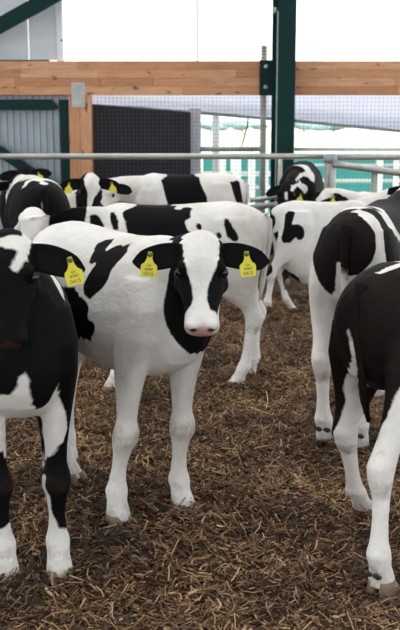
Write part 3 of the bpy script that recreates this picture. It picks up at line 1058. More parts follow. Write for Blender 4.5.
# coat markings: patches traced in image pixels, ray-cast from the camera to points on each calf (its own axes, x forward, y left, z up); 1 = black hair, 0 = white hair
SEEDS = {
    'c2': [
        (0.421, -0.007, 1.007, 0), (0.392, 0.003, 1.008, 1), (0.503, -0.071, 1.005, 0), (0.424, -0.024, 0.994, 1), (0.518, -0.081, 0.988, 0), (0.504, -0.082, 0.986, 1),
        (0.536, -0.091, 0.972, 0), (0.517, -0.089, 0.968, 1), (0.553, -0.1, 0.956, 0), (0.541, -0.104, 0.953, 1), (0.566, -0.106, 0.942, 0), (0.562, -0.115, 0.94, 1),
        (0.571, -0.107, 0.929, 0), (0.566, -0.115, 0.927, 1), (0.575, -0.106, 0.916, 0), (0.567, -0.112, 0.913, 1), (0.581, -0.105, 0.904, 0), (0.571, -0.11, 0.9, 1),
        (0.587, -0.106, 0.893, 0), (0.578, -0.111, 0.889, 1), (0.594, -0.106, 0.881, 0), (0.586, -0.111, 0.877, 1), (0.601, -0.108, 0.866, 0), (0.592, -0.113, 0.865, 1),
        (0.607, -0.111, 0.851, 0), (0.598, -0.116, 0.85, 1), (0.614, -0.115, 0.836, 0), (0.605, -0.12, 0.834, 1), (0.615, -0.123, 0.819, 0), (0.604, -0.125, 0.824, 1),
        (0.607, -0.131, 0.806, 0), (0.593, -0.129, 0.81, 1), (0.603, -0.135, 0.795, 0), (0.463, -0.041, 0.765, 1), (0.605, -0.14, 0.782, 0), (0.462, -0.045, 0.751, 1),
        (0.615, -0.149, 0.771, 0), (0.462, -0.045, 0.734, 1), (0.624, -0.154, 0.757, 0), (0.461, -0.043, 0.717, 1), (0.617, -0.144, 0.745, 0), (0.461, -0.036, 0.7, 1),
        (0.616, -0.134, 0.735, 0), (0.461, -0.026, 0.688, 1), (0.621, -0.127, 0.732, 0), (0.461, -0.004, 0.678, 1), (0.635, -0.116, 0.732, 0), (0.458, 0.021, 0.675, 1),
        (0.645, -0.103, 0.732, 0), (0.45, 0.051, 0.669, 1), (0.653, -0.088, 0.732, 0), (0.396, 0.117, 0.652, 1), (0.383, 0.12, 0.633, 1), (0.376, 0.116, 0.62, 1),
        (0.347, 0.136, 0.593, 0), (0.419, 0.069, 0.622, 1), (0.414, 0.06, 0.606, 0), (0.431, 0.044, 0.622, 1), (0.428, 0.023, 0.61, 0), (0.44, 0.012, 0.624, 1),
        (0.437, -0.008, 0.62, 0), (0.443, -0.004, 0.629, 1), (0.443, -0.026, 0.633, 0), (0.448, -0.022, 0.641, 1), (0.445, -0.041, 0.644, 0), (0.449, -0.036, 0.652, 1),
        (0.445, -0.055, 0.657, 0), (0.449, -0.048, 0.663, 1), (0.444, -0.065, 0.669, 0), (0.449, -0.058, 0.676, 1), (0.442, -0.074, 0.681, 0), (0.447, -0.068, 0.688, 1),
        (0.439, -0.083, 0.696, 0), (0.445, -0.076, 0.701, 1), (0.436, -0.089, 0.712, 0), (0.443, -0.083, 0.717, 1), (0.432, -0.096, 0.727, 0), (0.439, -0.089, 0.732, 1),
        (0.429, -0.101, 0.746, 0), (0.436, -0.093, 0.748, 1), (0.429, -0.104, 0.766, 0), (0.434, -0.095, 0.768, 1), (0.426, -0.103, 0.785, 0), (0.432, -0.094, 0.784, 1),
        (0.424, -0.099, 0.801, 0), (0.431, -0.091, 0.8, 1), (0.423, -0.095, 0.817, 0), (0.43, -0.088, 0.816, 1), (0.422, -0.091, 0.833, 0), (0.429, -0.084, 0.831, 1),
        (0.421, -0.086, 0.849, 0), (0.43, -0.08, 0.847, 1), (0.421, -0.082, 0.865, 0), (0.432, -0.078, 0.864, 1), (0.421, -0.079, 0.88, 0), (0.436, -0.076, 0.879, 1),
        (0.422, -0.076, 0.894, 0), (0.438, -0.075, 0.894, 1), (0.422, -0.073, 0.908, 0), (0.439, -0.072, 0.909, 1), (0.42, -0.068, 0.922, 0), (0.438, -0.069, 0.923, 1),
        (0.415, -0.063, 0.937, 0), (0.433, -0.063, 0.938, 1), (0.404, -0.054, 0.953, 0), (0.423, -0.054, 0.955, 1), (0.389, -0.042, 0.969, 0), (0.409, -0.043, 0.97, 1),
        (0.368, -0.025, 0.983, 0), (0.389, -0.027, 0.985, 1), (0.297, 0.033, 0.992, 0), (0.368, -0.007, 0.997, 1), (0.559, 0.016, 1.012, 0), (0.571, 0.022, 1, 1),
        (0.573, 0.008, 1.001, 0), (0.579, 0.016, 0.988, 1), (0.582, 0.001, 0.989, 0), (0.584, 0.012, 0.975, 1), (0.593, -0.008, 0.977, 0), (0.6, -0.003, 0.961, 1),
        (0.604, -0.019, 0.964, 0), (0.622, -0.025, 0.946, 1), (0.616, -0.033, 0.948, 0), (0.626, -0.034, 0.931, 1), (0.62, -0.04, 0.934, 0), (0.624, -0.038, 0.918, 1),
        (0.62, -0.047, 0.922, 0), (0.623, -0.045, 0.906, 1), (0.62, -0.054, 0.911, 0), (0.625, -0.053, 0.894, 1), (0.621, -0.062, 0.898, 0), (0.627, -0.063, 0.881, 1),
        (0.622, -0.07, 0.885, 0), (0.629, -0.069, 0.869, 1), (0.625, -0.077, 0.871, 0), (0.633, -0.073, 0.856, 1), (0.629, -0.082, 0.857, 0), (0.638, -0.078, 0.843, 1),
        (0.633, -0.087, 0.844, 0), (0.643, -0.08, 0.831, 1), (0.64, -0.09, 0.829, 0), (0.65, -0.079, 0.818, 1), (0.648, -0.09, 0.816, 0), (0.655, -0.076, 0.808, 1),
        (0.657, -0.087, 0.803, 0), (0.659, -0.068, 0.797, 1), (0.664, -0.081, 0.792, 0), (0.659, -0.065, 0.796, 1), (0.652, -0.051, 0.786, 0), (0.617, -0.116, 0.829, 0),
        (0.621, -0.119, 0.82, 0), (0.629, -0.105, 0.83, 0), (0.633, -0.108, 0.821, 0), (0.638, -0.092, 0.83, 0), (0.642, -0.095, 0.821, 0), (0.653, -0.072, 0.812, 1),
        (0.656, -0.064, 0.801, 1), (0.661, -0.078, 0.798, 0), (0.661, -0.061, 0.785, 0), (0.667, -0.078, 0.787, 0), (0.678, -0.072, 0.77, 0), (0.682, -0.088, 0.772, 0),
        (0.674, -0.08, 0.749, 0), (0.681, -0.094, 0.759, 0), (0.657, -0.091, 0.739, 0), (0.663, -0.096, 0.75, 0), (0.652, -0.109, 0.74, 0), (0.658, -0.113, 0.752, 0),
        (0.641, -0.121, 0.74, 0), (0.648, -0.127, 0.752, 0), (0.626, -0.13, 0.738, 0), (0.636, -0.151, 0.755, 0), (0.462, -0.039, 0.714, 1), (0.617, -0.151, 0.768, 0),
        (0.461, -0.046, 0.747, 1), (0.595, -0.13, 0.807, 1), (0.603, -0.126, 0.82, 1), (0.094, -0.077, 0.968, 1), (0.064, -0.06, 0.975, 0), (0.078, -0.085, 0.963, 1),
        (0.051, -0.071, 0.971, 0), (0.064, -0.093, 0.959, 1), (0.039, -0.082, 0.966, 0), (0.05, -0.101, 0.953, 1), (0.028, -0.091, 0.96, 0), (0.055, -0.112, 0.943, 1),
        (0.034, -0.112, 0.944, 0), (0.065, -0.128, 0.925, 1), (0.043, -0.125, 0.929, 0), (0.065, -0.136, 0.914, 1), (0.044, -0.134, 0.917, 0), (0.07, -0.145, 0.902, 1),
        (0.049, -0.145, 0.902, 0), (0.072, -0.153, 0.887, 0), (0.081, -0.147, 0.898, 1), (0.099, -0.148, 0.893, 0), (0.087, -0.139, 0.911, 1), (0.107, -0.141, 0.906, 1),
        (0.092, -0.129, 0.922, 1), (0.112, -0.132, 0.918, 1), (0.097, -0.12, 0.934, 1), (0.117, -0.123, 0.929, 1), (0.097, -0.106, 0.948, 1), (0.12, -0.111, 0.944, 0),
        (0.098, -0.087, 0.963, 1), (0.122, -0.094, 0.957, 0), (0.107, -0.072, 0.971, 0), (0.232, -0.096, 0.958, 0), (0.218, -0.099, 0.954, 1), (0.245, -0.112, 0.94, 0),
        (0.226, -0.108, 0.945, 1), (0.238, -0.121, 0.927, 0), (0.219, -0.118, 0.932, 1), (0.231, -0.13, 0.914, 0), (0.213, -0.127, 0.919, 1), (0.221, -0.137, 0.901, 0),
        (0.205, -0.136, 0.907, 1), (0.211, -0.144, 0.888, 0), (0.195, -0.143, 0.894, 1), (0.208, -0.15, 0.875, 0), (0.19, -0.151, 0.876, 1), (0.208, -0.157, 0.858, 0),
        (0.192, -0.158, 0.858, 1), (0.201, -0.164, 0.838, 0), (0.185, -0.163, 0.843, 1), (0.188, -0.169, 0.822, 0), (0.172, -0.169, 0.827, 1), (0.172, -0.175, 0.807, 0),
        (0.159, -0.174, 0.814, 1), (0.154, -0.179, 0.795, 0), (0.142, -0.179, 0.802, 1), (0.137, -0.182, 0.782, 0), (0.124, -0.182, 0.789, 1), (0.1, -0.186, 0.779, 0),
        (0.108, -0.184, 0.789, 1), (0.073, -0.185, 0.795, 0), (0.092, -0.184, 0.799, 1), (0.065, -0.182, 0.811, 0), (0.084, -0.181, 0.815, 1), (0.063, -0.176, 0.83, 0),
        (0.083, -0.177, 0.826, 1), (0.072, -0.172, 0.844, 0), (0.09, -0.172, 0.841, 1), (0.08, -0.167, 0.858, 0), (0.098, -0.167, 0.855, 1), (0.084, -0.16, 0.872, 0),
        (0.102, -0.161, 0.868, 1), (0.087, -0.154, 0.884, 0), (0.106, -0.154, 0.881, 1), (0.109, -0.148, 0.893, 1), (0.095, -0.139, 0.91, 1), (0.114, -0.141, 0.905, 1),
        (0.121, -0.132, 0.917, 1), (0.107, -0.119, 0.935, 1), (0.127, -0.122, 0.93, 1), (0.136, -0.115, 0.939, 1), (0.125, -0.099, 0.953, 0), (0.147, -0.107, 0.946, 1),
        (0.135, -0.091, 0.96, 0), (0.157, -0.099, 0.953, 1), (0.158, -0.084, 0.965, 0), (0.173, -0.095, 0.956, 1), (0.188, -0.084, 0.966, 0), (0.202, -0.095, 0.957, 1),
        (-0.157, -0.17, 0.796, 0), (-0.157, -0.172, 0.785, 1), (-0.115, -0.174, 0.8, 0), (-0.115, -0.176, 0.788, 1), (-0.074, -0.178, 0.803, 0), (-0.074, -0.18, 0.792, 1),
        (-0.037, -0.18, 0.806, 0), (-0.037, -0.182, 0.795, 1), (-0.003, -0.181, 0.808, 0), (-0.003, -0.183, 0.797, 1), (0.034, -0.183, 0.803, 0), (0.018, -0.184, 0.794, 1),
        (0.058, -0.186, 0.792, 0), (0.042, -0.187, 0.783, 1), (0.084, -0.187, 0.783, 0), (0.074, -0.189, 0.773, 1), (0.108, -0.187, 0.771, 0), (0.094, -0.189, 0.764, 1),
        (0.122, -0.187, 0.761, 0), (0.108, -0.19, 0.754, 1), (0.129, -0.189, 0.745, 0), (0.112, -0.191, 0.744, 1), (0.124, -0.189, 0.729, 0), (0.107, -0.191, 0.729, 1),
        (0.118, -0.188, 0.713, 0), (0.101, -0.19, 0.713, 1), (0.112, -0.187, 0.697, 1), (0.143, -0.184, 0.705, 0), (0.133, -0.184, 0.693, 1), (0.156, -0.182, 0.691, 0),
        (0.138, -0.183, 0.688, 1), (0.153, -0.18, 0.676, 0), (0.135, -0.182, 0.674, 1), (0.138, -0.177, 0.657, 0), (0.125, -0.18, 0.661, 1), (0.118, -0.175, 0.639, 0),
        (0.105, -0.177, 0.643, 1), (0.081, -0.175, 0.625, 0), (0.091, -0.178, 0.638, 1), (0.044, -0.172, 0.622, 0), (0.057, -0.177, 0.636, 1), (0.003, -0.168, 0.619, 0),
        (0.02, -0.175, 0.634, 1), (-0.037, -0.165, 0.617, 0), (-0.018, -0.172, 0.632, 1), (-0.092, -0.153, 0.611, 0), (-0.061, -0.167, 0.63, 1), (-0.157, -0.136, 0.603, 0),
        (-0.125, -0.151, 0.622, 1), (-0.174, -0.147, 0.606, 0), (-0.169, -0.147, 0.619, 1), (-0.19, -0.159, 0.61, 0), (-0.185, -0.158, 0.622, 1), (-0.204, -0.166, 0.626, 0),
        (-0.189, -0.161, 0.628, 1), (-0.2, -0.168, 0.646, 0), (-0.185, -0.162, 0.647, 1), (-0.196, -0.169, 0.665, 0), (-0.181, -0.164, 0.667, 1), (-0.193, -0.17, 0.685, 0),
        (-0.178, -0.166, 0.686, 1), (-0.192, -0.17, 0.704, 0), (-0.174, -0.167, 0.706, 1), (-0.192, -0.17, 0.722, 0), (-0.168, -0.17, 0.725, 1), (-0.191, -0.17, 0.741, 0),
        (-0.162, -0.173, 0.745, 1), (-0.187, -0.171, 0.76, 0), (-0.158, -0.174, 0.764, 1), (-0.188, -0.17, 0.778, 0), (-0.276, -0.178, 0.809, 0), (-0.27, -0.184, 0.743, 0),
        (-0.273, -0.185, 0.675, 0), (-0.292, -0.176, 0.602, 0), (-0.381, -0.133, 0.439, 0), (-0.244, -0.116, 0.942, 0), (-0.194, -0.146, 0.883, 0), (-0.165, -0.165, 0.821, 0),
        (-0.15, -0.175, 0.758, 1), (-0.172, -0.165, 0.687, 1), (-0.188, -0.158, 0.616, 1), (-0.219, -0.143, 0.541, 0), (-0.299, -0.1, 0.45, 0), (-0.342, -0.078, 0.366, 0),
        (-0.321, -0.094, 0.228, 0), (-0.272, -0.021, 1.001, 0), (-0.131, -0.106, 0.952, 0), (-0.066, -0.146, 0.896, 0), (-0.026, -0.171, 0.838, 0), (-0.004, -0.186, 0.779, 1),
        (-0.003, -0.189, 0.715, 1), (-0.03, -0.175, 0.644, 1), (-0.413, 0.046, 0.406, 0), (-0.422, 0.05, 0.328, 0), (-0.421, 0.047, 0.254, 0), (-0.397, 0.029, 0.111, 0),
        (-0.21, -0.085, 0.036, 0), (-0.028, -0.093, 0.96, 0), (0.047, -0.141, 0.907, 0), (0.089, -0.168, 0.852, 1), (0.106, -0.184, 0.667, 1), (0.067, -0.161, 0.594, 0),
        (0.066, -0.078, 0.967, 1), (0.147, -0.131, 0.917, 1), (0.186, -0.157, 0.862, 1), (0.206, -0.172, 0.805, 0), (0.215, -0.179, 0.746, 0), (0.207, -0.174, 0.683, 0),
        (0.181, -0.16, 0.614, 0), (0.095, -0.106, 0.526, 0), (0.204, -0.184, 0.11, 0), (0.16, -0.066, 0.975, 0), (0.278, -0.146, 0.872, 0), (0.296, -0.159, 0.816, 0),
        (0.307, -0.168, 0.758, 0), (0.309, -0.17, 0.699, 0), (0.306, -0.169, 0.637, 0), (0.285, -0.157, 0.509, 0), (0.272, -0.15, 0.379, 0), (0.257, -0.142, 0.246, 0),
        (0.262, -0.149, 0.053, 0), (0.263, -0.062, 0.984, 0), (0.323, -0.104, 0.933, 0), (0.351, -0.125, 0.879, 0), (0.376, -0.143, 0.825, 0), (0.39, -0.153, 0.769, 0),
        (0.387, -0.152, 0.709, 0), (0.374, -0.144, 0.646, 0), (0.344, -0.124, 0.577, 0), (0.312, -0.103, 0.505, 0), (0.321, -0.03, 0.987, 0), (0.376, -0.071, 0.936, 0),
        (0.404, -0.091, 0.882, 0), (0.421, -0.105, 0.709, 0), (0.409, -0.097, 0.646, 0), (0.37, -0.069, 0.573, 0), (0.408, -0.021, 0.994, 1), (0.497, -0.088, 0.95, 1),
        (0.521, -0.106, 0.897, 1), (0.465, -0.064, 0.828, 1), (0.456, -0.058, 0.768, 1), (0.455, -0.057, 0.708, 1), (0.443, -0.049, 0.645, 0), (0.393, -0.012, 0.569, 0),
        (0.288, 0.066, 0.408, 0), (0.295, 0.06, 0.345, 0), (0.552, -0.059, 1.01, 0), (0.583, -0.083, 0.958, 0), (0.597, -0.094, 0.905, 0), (0.635, -0.123, 0.801, 0),
        (0.64, -0.127, 0.747, 0), (0.445, 0.024, 0.635, 1), (0.342, 0.104, 0.542, 0), (0.571, -0.002, 1.007, 0), (0.609, -0.033, 0.957, 0), (0.638, -0.056, 0.851, 1),
        (0.659, -0.072, 0.799, 0),
    ],
    'c1': [
        (0.446, -0.066, 1.082, 1), (0.454, -0.064, 1.076, 0), (0.449, -0.05, 1.088, 1), (0.456, -0.049, 1.082, 0), (0.449, -0.035, 1.092, 1), (0.455, -0.034, 1.086, 0),
        (0.446, -0.018, 1.093, 1), (0.453, -0.02, 1.087, 0), (0.439, -0.002, 1.09, 1), (0.448, -0.004, 1.083, 0), (0.435, 0.012, 1.079, 0), (0.439, 0.021, 1.071, 0),
        (0.443, 0.029, 1.056, 1), (0.448, 0.022, 1.058, 0), (0.45, 0.026, 1.042, 1), (0.458, 0.018, 1.045, 0), (0.472, 0.016, 1.029, 1), (0.477, 0.009, 1.033, 0),
        (0.493, 0.005, 1.017, 1), (0.493, -0.001, 1.021, 0), (0.502, -0.003, 1.006, 1), (0.501, -0.009, 1.009, 0), (0.507, -0.015, 0.992, 1), (0.507, -0.02, 0.997, 0),
        (0.509, -0.032, 0.991, 1), (0.505, -0.038, 1.006, 1), (0.505, -0.031, 1.006, 0), (0.501, -0.033, 1.021, 1), (0.502, -0.027, 1.017, 0), (0.496, -0.025, 1.031, 1),
        (0.497, -0.02, 1.027, 0), (0.488, -0.019, 1.042, 1), (0.487, -0.012, 1.04, 0), (0.484, -0.022, 1.05, 1), (0.479, -0.018, 1.056, 0), (0.483, -0.033, 1.054, 1),
        (0.478, -0.033, 1.06, 0), (0.483, -0.043, 1.053, 1), (0.478, -0.043, 1.059, 0), (0.479, -0.055, 1.054, 1), (0.471, -0.065, 1.058, 1), (0.467, -0.063, 1.064, 0),
        (0.453, -0.074, 1.067, 1), (0.457, -0.068, 1.07, 0), (0.296, 0.093, 0.957, 0), (0.287, 0.104, 0.947, 0), (0.298, 0.111, 0.933, 0), (0.164, 0.142, 0.899, 1),
        (0.308, 0.117, 0.919, 0), (0.185, 0.147, 0.885, 1), (0.312, 0.124, 0.903, 0), (0.277, 0.14, 0.884, 1), (0.322, 0.127, 0.892, 0), (0.311, 0.137, 0.878, 1),
        (0.343, 0.125, 0.884, 1), (0.354, 0.113, 0.898, 1), (0.327, 0.124, 0.897, 0), (0.351, 0.107, 0.913, 1), (0.324, 0.117, 0.912, 0), (0.346, 0.101, 0.926, 1),
        (0.316, 0.112, 0.925, 0), (0.341, 0.097, 0.937, 1), (0.308, 0.107, 0.935, 0), (0.33, 0.092, 0.947, 1), (0.298, 0.103, 0.945, 0), (0.317, 0.086, 0.958, 1),
        (0.287, 0.095, 0.958, 0), (0.376, -0.118, 0.624, 1), (0.37, -0.118, 0.614, 0), (0.385, -0.105, 0.625, 1), (0.378, -0.104, 0.616, 0), (0.407, -0.092, 0.631, 1),
        (0.4, -0.091, 0.621, 0), (0.419, -0.078, 0.633, 1), (0.414, -0.078, 0.625, 0), (0.429, -0.065, 0.636, 1), (0.424, -0.065, 0.627, 0), (0.438, -0.052, 0.637, 1),
        (0.432, -0.051, 0.628, 0), (0.444, -0.042, 0.643, 1), (0.443, -0.037, 0.637, 0), (0.45, -0.033, 0.654, 1), (0.449, -0.028, 0.648, 0), (0.454, -0.027, 0.665, 1),
        (0.455, -0.02, 0.663, 0), (0.46, -0.025, 0.681, 1), (0.46, -0.018, 0.679, 0), (0.464, -0.018, 0.695, 1), (0.463, -0.013, 0.689, 0), (0.465, -0.009, 0.703, 1),
        (0.465, -0.004, 0.698, 0), (0.465, 0.003, 0.7, 1), (0.463, 0.009, 0.688, 1), (0.463, 0.002, 0.685, 0), (0.458, 0.013, 0.672, 1), (0.459, 0.005, 0.671, 0),
        (0.453, 0.014, 0.656, 1), (0.453, 0.007, 0.655, 0), (0.447, 0.016, 0.639, 1), (0.448, 0.009, 0.639, 0), (0.438, 0.018, 0.622, 1), (0.438, 0.011, 0.622, 0),
        (0.424, 0.021, 0.603, 1), (0.424, 0.013, 0.603, 0), (0.415, 0.026, 0.592, 1), (0.41, 0.022, 0.584, 0), (0.403, 0.038, 0.58, 1), (0.388, 0.036, 0.57, 0),
        (0.398, 0.045, 0.579, 1), (0.37, 0.053, 0.565, 0), (0.406, 0.054, 0.591, 1), (0.385, 0.061, 0.579, 0), (0.409, 0.064, 0.601, 1), (0.391, 0.071, 0.59, 0),
        (0.412, 0.071, 0.611, 1), (0.4, 0.078, 0.604, 0), (0.415, 0.076, 0.624, 1), (0.405, 0.084, 0.617, 0), (0.417, 0.082, 0.636, 1), (0.408, 0.09, 0.629, 0),
        (0.402, 0.096, 0.631, 1), (0.41, 0.088, 0.63, 0), (0.378, 0.103, 0.612, 1), (0.384, 0.096, 0.611, 0), (0.366, 0.109, 0.596, 1), (0.366, 0.102, 0.593, 0),
        (0.358, 0.115, 0.579, 1), (0.358, 0.108, 0.577, 0), (0.35, 0.12, 0.56, 1), (0.352, 0.113, 0.558, 0), (0.34, 0.126, 0.54, 1), (0.344, 0.118, 0.539, 0),
        (0.33, 0.13, 0.519, 1), (0.337, 0.122, 0.521, 0), (0.321, 0.132, 0.5, 1), (0.33, 0.123, 0.502, 0), (0.312, 0.134, 0.48, 1), (0.324, 0.124, 0.484, 0),
        (0.299, 0.136, 0.459, 1), (0.285, -0.124, 0.449, 0), (0.298, -0.124, 0.469, 0), (0.283, -0.13, 0.48, 1), (0.307, -0.124, 0.487, 0), (0.3, -0.13, 0.5, 1),
        (0.315, -0.123, 0.504, 0), (0.312, -0.13, 0.519, 1), (0.323, -0.123, 0.522, 0), (0.322, -0.13, 0.538, 1), (0.331, -0.123, 0.54, 0), (0.331, -0.13, 0.555, 1),
        (0.339, -0.123, 0.557, 0), (0.34, -0.129, 0.573, 1), (0.346, -0.122, 0.574, 0), (0.348, -0.129, 0.59, 1), (0.354, -0.122, 0.591, 0), (0.36, -0.129, 0.608, 1),
        (0.365, -0.122, 0.609, 0), (0.323, 0.126, 0.484, 0), (0.315, 0.129, 0.467, 1), (0.324, 0.121, 0.474, 0), (0.317, 0.125, 0.457, 1), (0.325, 0.117, 0.462, 0),
        (0.318, 0.122, 0.445, 1), (0.324, 0.114, 0.449, 0), (0.32, 0.113, 0.431, 1), (0.321, 0.1, 0.418, 1), (0.322, 0.094, 0.424, 0), (0.319, 0.089, 0.407, 1),
        (0.317, 0.084, 0.413, 0), (0.314, 0.079, 0.397, 1), (0.31, 0.075, 0.403, 0), (0.302, 0.07, 0.386, 1), (0.29, 0.066, 0.389, 0), (0.286, 0.065, 0.371, 1),
        (0.28, 0.061, 0.353, 1), (0.295, 0.06, 0.348, 1), (0.313, 0.065, 0.343, 1), (0.307, 0.059, 0.336, 0), (0.321, 0.067, 0.328, 1), (0.313, 0.06, 0.328, 0),
        (0.319, 0.064, 0.312, 1), (0.309, 0.057, 0.311, 0), (0.319, 0.065, 0.299, 1), (0.309, 0.059, 0.292, 0), (0.317, 0.073, 0.281, 1), (0.306, 0.067, 0.274, 0),
        (0.306, 0.078, 0.259, 1), (0.298, 0.071, 0.255, 0), (0.301, 0.08, 0.239, 1), (0.294, 0.073, 0.236, 0), (0.299, 0.082, 0.221, 1), (0.291, 0.075, 0.217, 0),
        (0.297, 0.086, 0.205, 1), (0.292, 0.079, 0.2, 0), (0.299, 0.091, 0.189, 1), (0.296, 0.084, 0.186, 0), (0.3, 0.097, 0.174, 1), (0.299, 0.09, 0.171, 0),
        (0.299, 0.107, 0.164, 1), (0.3, 0.104, 0.156, 0), (0.289, 0.121, 0.155, 1), (0.291, 0.12, 0.148, 0), (0.31, -0.106, 0.437, 0), (0.306, -0.108, 0.428, 1),
        (0.315, -0.09, 0.434, 0), (0.313, -0.091, 0.425, 1), (0.311, -0.073, 0.428, 0), (0.31, -0.075, 0.42, 1), (0.295, -0.057, 0.411, 0), (0.303, -0.064, 0.409, 1),
        (0.285, -0.053, 0.388, 1), (0.266, -0.049, 0.192, 1), (0.271, -0.05, 0.176, 0), (0.277, -0.056, 0.185, 1), (0.281, -0.062, 0.17, 0), (0.282, -0.067, 0.177, 1),
        (0.282, -0.077, 0.165, 0), (0.282, -0.077, 0.173, 1), (0.275, -0.09, 0.163, 0), (0.275, -0.09, 0.171, 1), (0.298, -0.116, 0.297, 1), (0.282, -0.123, 0.308, 0),
        (0.302, -0.116, 0.315, 1), (0.286, -0.122, 0.325, 0), (0.303, -0.115, 0.331, 1), (0.28, -0.121, 0.339, 0), (0.298, -0.114, 0.345, 1), (0.292, -0.113, 0.358, 1),
        (0.289, -0.113, 0.373, 1), (0.293, -0.112, 0.39, 1), (0.297, -0.112, 0.407, 1), (0.286, -0.118, 0.42, 0), (0.301, -0.111, 0.424, 1), (-0.049, -0.089, 0.963, 1),
        (0.48, -0.115, 0.983, 1), (0.435, -0.115, 0.926, 1), (0.384, -0.115, 0.866, 1), (0.424, -0.12, 0.77, 1), (0.414, -0.122, 0.716, 1), (0.397, -0.124, 0.659, 1),
        (0.355, -0.124, 0.595, 0), (0.29, -0.126, 0.466, 0), (0.489, -0.065, 1.031, 1), (0.504, -0.068, 0.984, 1), (0.514, -0.071, 0.937, 1), (0.53, -0.073, 0.89, 1),
        (0.537, -0.077, 0.792, 1), (0.448, -0.074, 0.721, 1), (0.436, -0.075, 0.666, 1), (0.403, -0.076, 0.604, 0), (0.332, -0.074, 0.53, 0), (0.319, -0.075, 0.47, 0),
        (0.31, -0.076, 0.411, 1), (0.313, -0.079, 0.356, 1), (0.319, -0.081, 0.301, 1), (0.288, -0.082, 0.233, 1), (0.28, -0.083, 0.171, 1), (0.289, -0.086, 0.117, 0),
        (0.3, -0.089, 0.063, 0), (0.461, -0.013, 1.076, 0), (0.495, -0.018, 1.03, 0), (0.51, -0.021, 0.983, 1), (0.521, -0.023, 0.936, 1), (0.537, -0.026, 0.889, 1),
        (0.544, -0.03, 0.791, 1), (0.465, -0.026, 0.722, 1), (0.455, -0.027, 0.667, 1), (0.426, -0.026, 0.607, 0), (0.296, -0.034, 0.055, 0), (0.429, 0.037, 1.02, 1),
        (0.464, 0.032, 0.975, 1), (0.473, 0.03, 0.925, 1), (0.442, 0.031, 0.869, 1), (0.456, 0.028, 0.82, 1), (0.465, 0.026, 0.771, 1), (0.465, 0.024, 0.719, 1),
        (0.455, 0.024, 0.664, 1), (0.298, 0.101, 0.948, 0), (0.382, 0.09, 0.908, 1), (0.417, 0.084, 0.862, 1), (0.436, 0.081, 0.814, 1), (0.447, 0.078, 0.764, 1),
        (0.446, 0.077, 0.711, 1), (0.429, 0.077, 0.654, 1), (0.367, 0.083, 0.583, 0), (0.336, 0.085, 0.518, 0), (0.324, 0.084, 0.459, 0), (0.324, 0.081, 0.345, 1),
        (0.325, 0.08, 0.288, 1), (0.295, 0.08, 0.159, 0), (0.309, 0.076, 0.107, 0), (0.326, 0.073, 0.055, 0), (0.355, 0.144, 0.848, 1), (0.397, 0.137, 0.803, 1),
        (0.416, 0.133, 0.754, 1), (0.406, 0.133, 0.698, 1), (0.38, 0.135, 0.637, 1), (0.339, 0.139, 0.571, 1), (0.298, 0.139, 0.331, 1), (0.323, 0.129, 0.047, 0),
    ],
    'c3': [
        (-0.21, 0.001, 0.999, 0), (-0.28, -0.023, 1.001, 0), (-0.317, -0.027, 0.999, 0), (-0.293, -0.008, 1.003, 1), (-0.34, -0.023, 0.995, 0), (-0.321, -0.007, 1, 1),
        (-0.362, -0.018, 0.992, 0), (-0.343, -0.002, 0.996, 1), (-0.383, -0.016, 0.987, 0), (-0.369, -0.001, 0.991, 1), (-0.403, -0.013, 0.98, 0), (-0.391, 0, 0.985, 1),
        (-0.417, -0.01, 0.976, 1), (-0.415, -0.027, 0.975, 1), (-0.386, -0.023, 0.985, 0), (-0.399, -0.035, 0.98, 1), (-0.368, -0.028, 0.989, 0), (-0.383, -0.042, 0.984, 1),
        (-0.349, -0.031, 0.993, 0), (-0.364, -0.045, 0.988, 1), (-0.329, -0.034, 0.996, 0), (-0.345, -0.048, 0.991, 1), (-0.306, -0.036, 1, 0), (-0.321, -0.05, 0.995, 1),
        (-0.253, -0.022, 1, 0), (-0.291, -0.05, 0.998, 1), (-0.2, 0.005, 0.998, 0), (-0.19, 0.001, 0.998, 1), (-0.471, -0.183, 0.65, 0), (-0.475, -0.18, 0.658, 1),
        (-0.484, -0.176, 0.643, 0), (-0.487, -0.173, 0.65, 1), (-0.492, -0.171, 0.635, 0), (-0.497, -0.166, 0.64, 1), (-0.499, -0.167, 0.624, 0), (-0.502, -0.161, 0.629, 1),
        (-0.504, -0.163, 0.612, 0), (-0.507, -0.155, 0.615, 1), (-0.508, -0.159, 0.598, 0), (-0.51, -0.151, 0.6, 1), (-0.513, -0.155, 0.584, 0), (-0.514, -0.146, 0.586, 1),
        (-0.517, -0.152, 0.57, 0), (-0.518, -0.143, 0.571, 1), (-0.521, -0.15, 0.556, 0), (-0.521, -0.141, 0.557, 1), (-0.525, -0.148, 0.542, 0), (-0.524, -0.138, 0.542, 1),
        (-0.529, -0.143, 0.526, 0), (-0.526, -0.133, 0.528, 1), (-0.534, -0.135, 0.511, 0), (-0.526, -0.122, 0.511, 1), (-0.308, 0.102, 0.474, 0), (-0.292, 0.103, 0.474, 1),
        (-0.324, 0.1, 0.495, 0), (-0.312, 0.098, 0.496, 1), (-0.337, 0.1, 0.514, 0), (-0.326, 0.097, 0.516, 1), (-0.347, 0.099, 0.536, 0), (-0.335, 0.096, 0.535, 1),
        (-0.352, 0.098, 0.556, 0), (-0.34, 0.095, 0.555, 1), (-0.358, 0.096, 0.577, 0), (-0.347, 0.092, 0.577, 1), (-0.445, 0.037, 0.622, 0), (-0.451, 0.022, 0.626, 1),
        (-0.459, 0.029, 0.641, 0), (-0.461, 0.017, 0.644, 1), (-0.468, 0.024, 0.659, 0), (-0.47, 0.012, 0.662, 1), (-0.478, 0.019, 0.677, 0), (-0.48, 0.007, 0.68, 1),
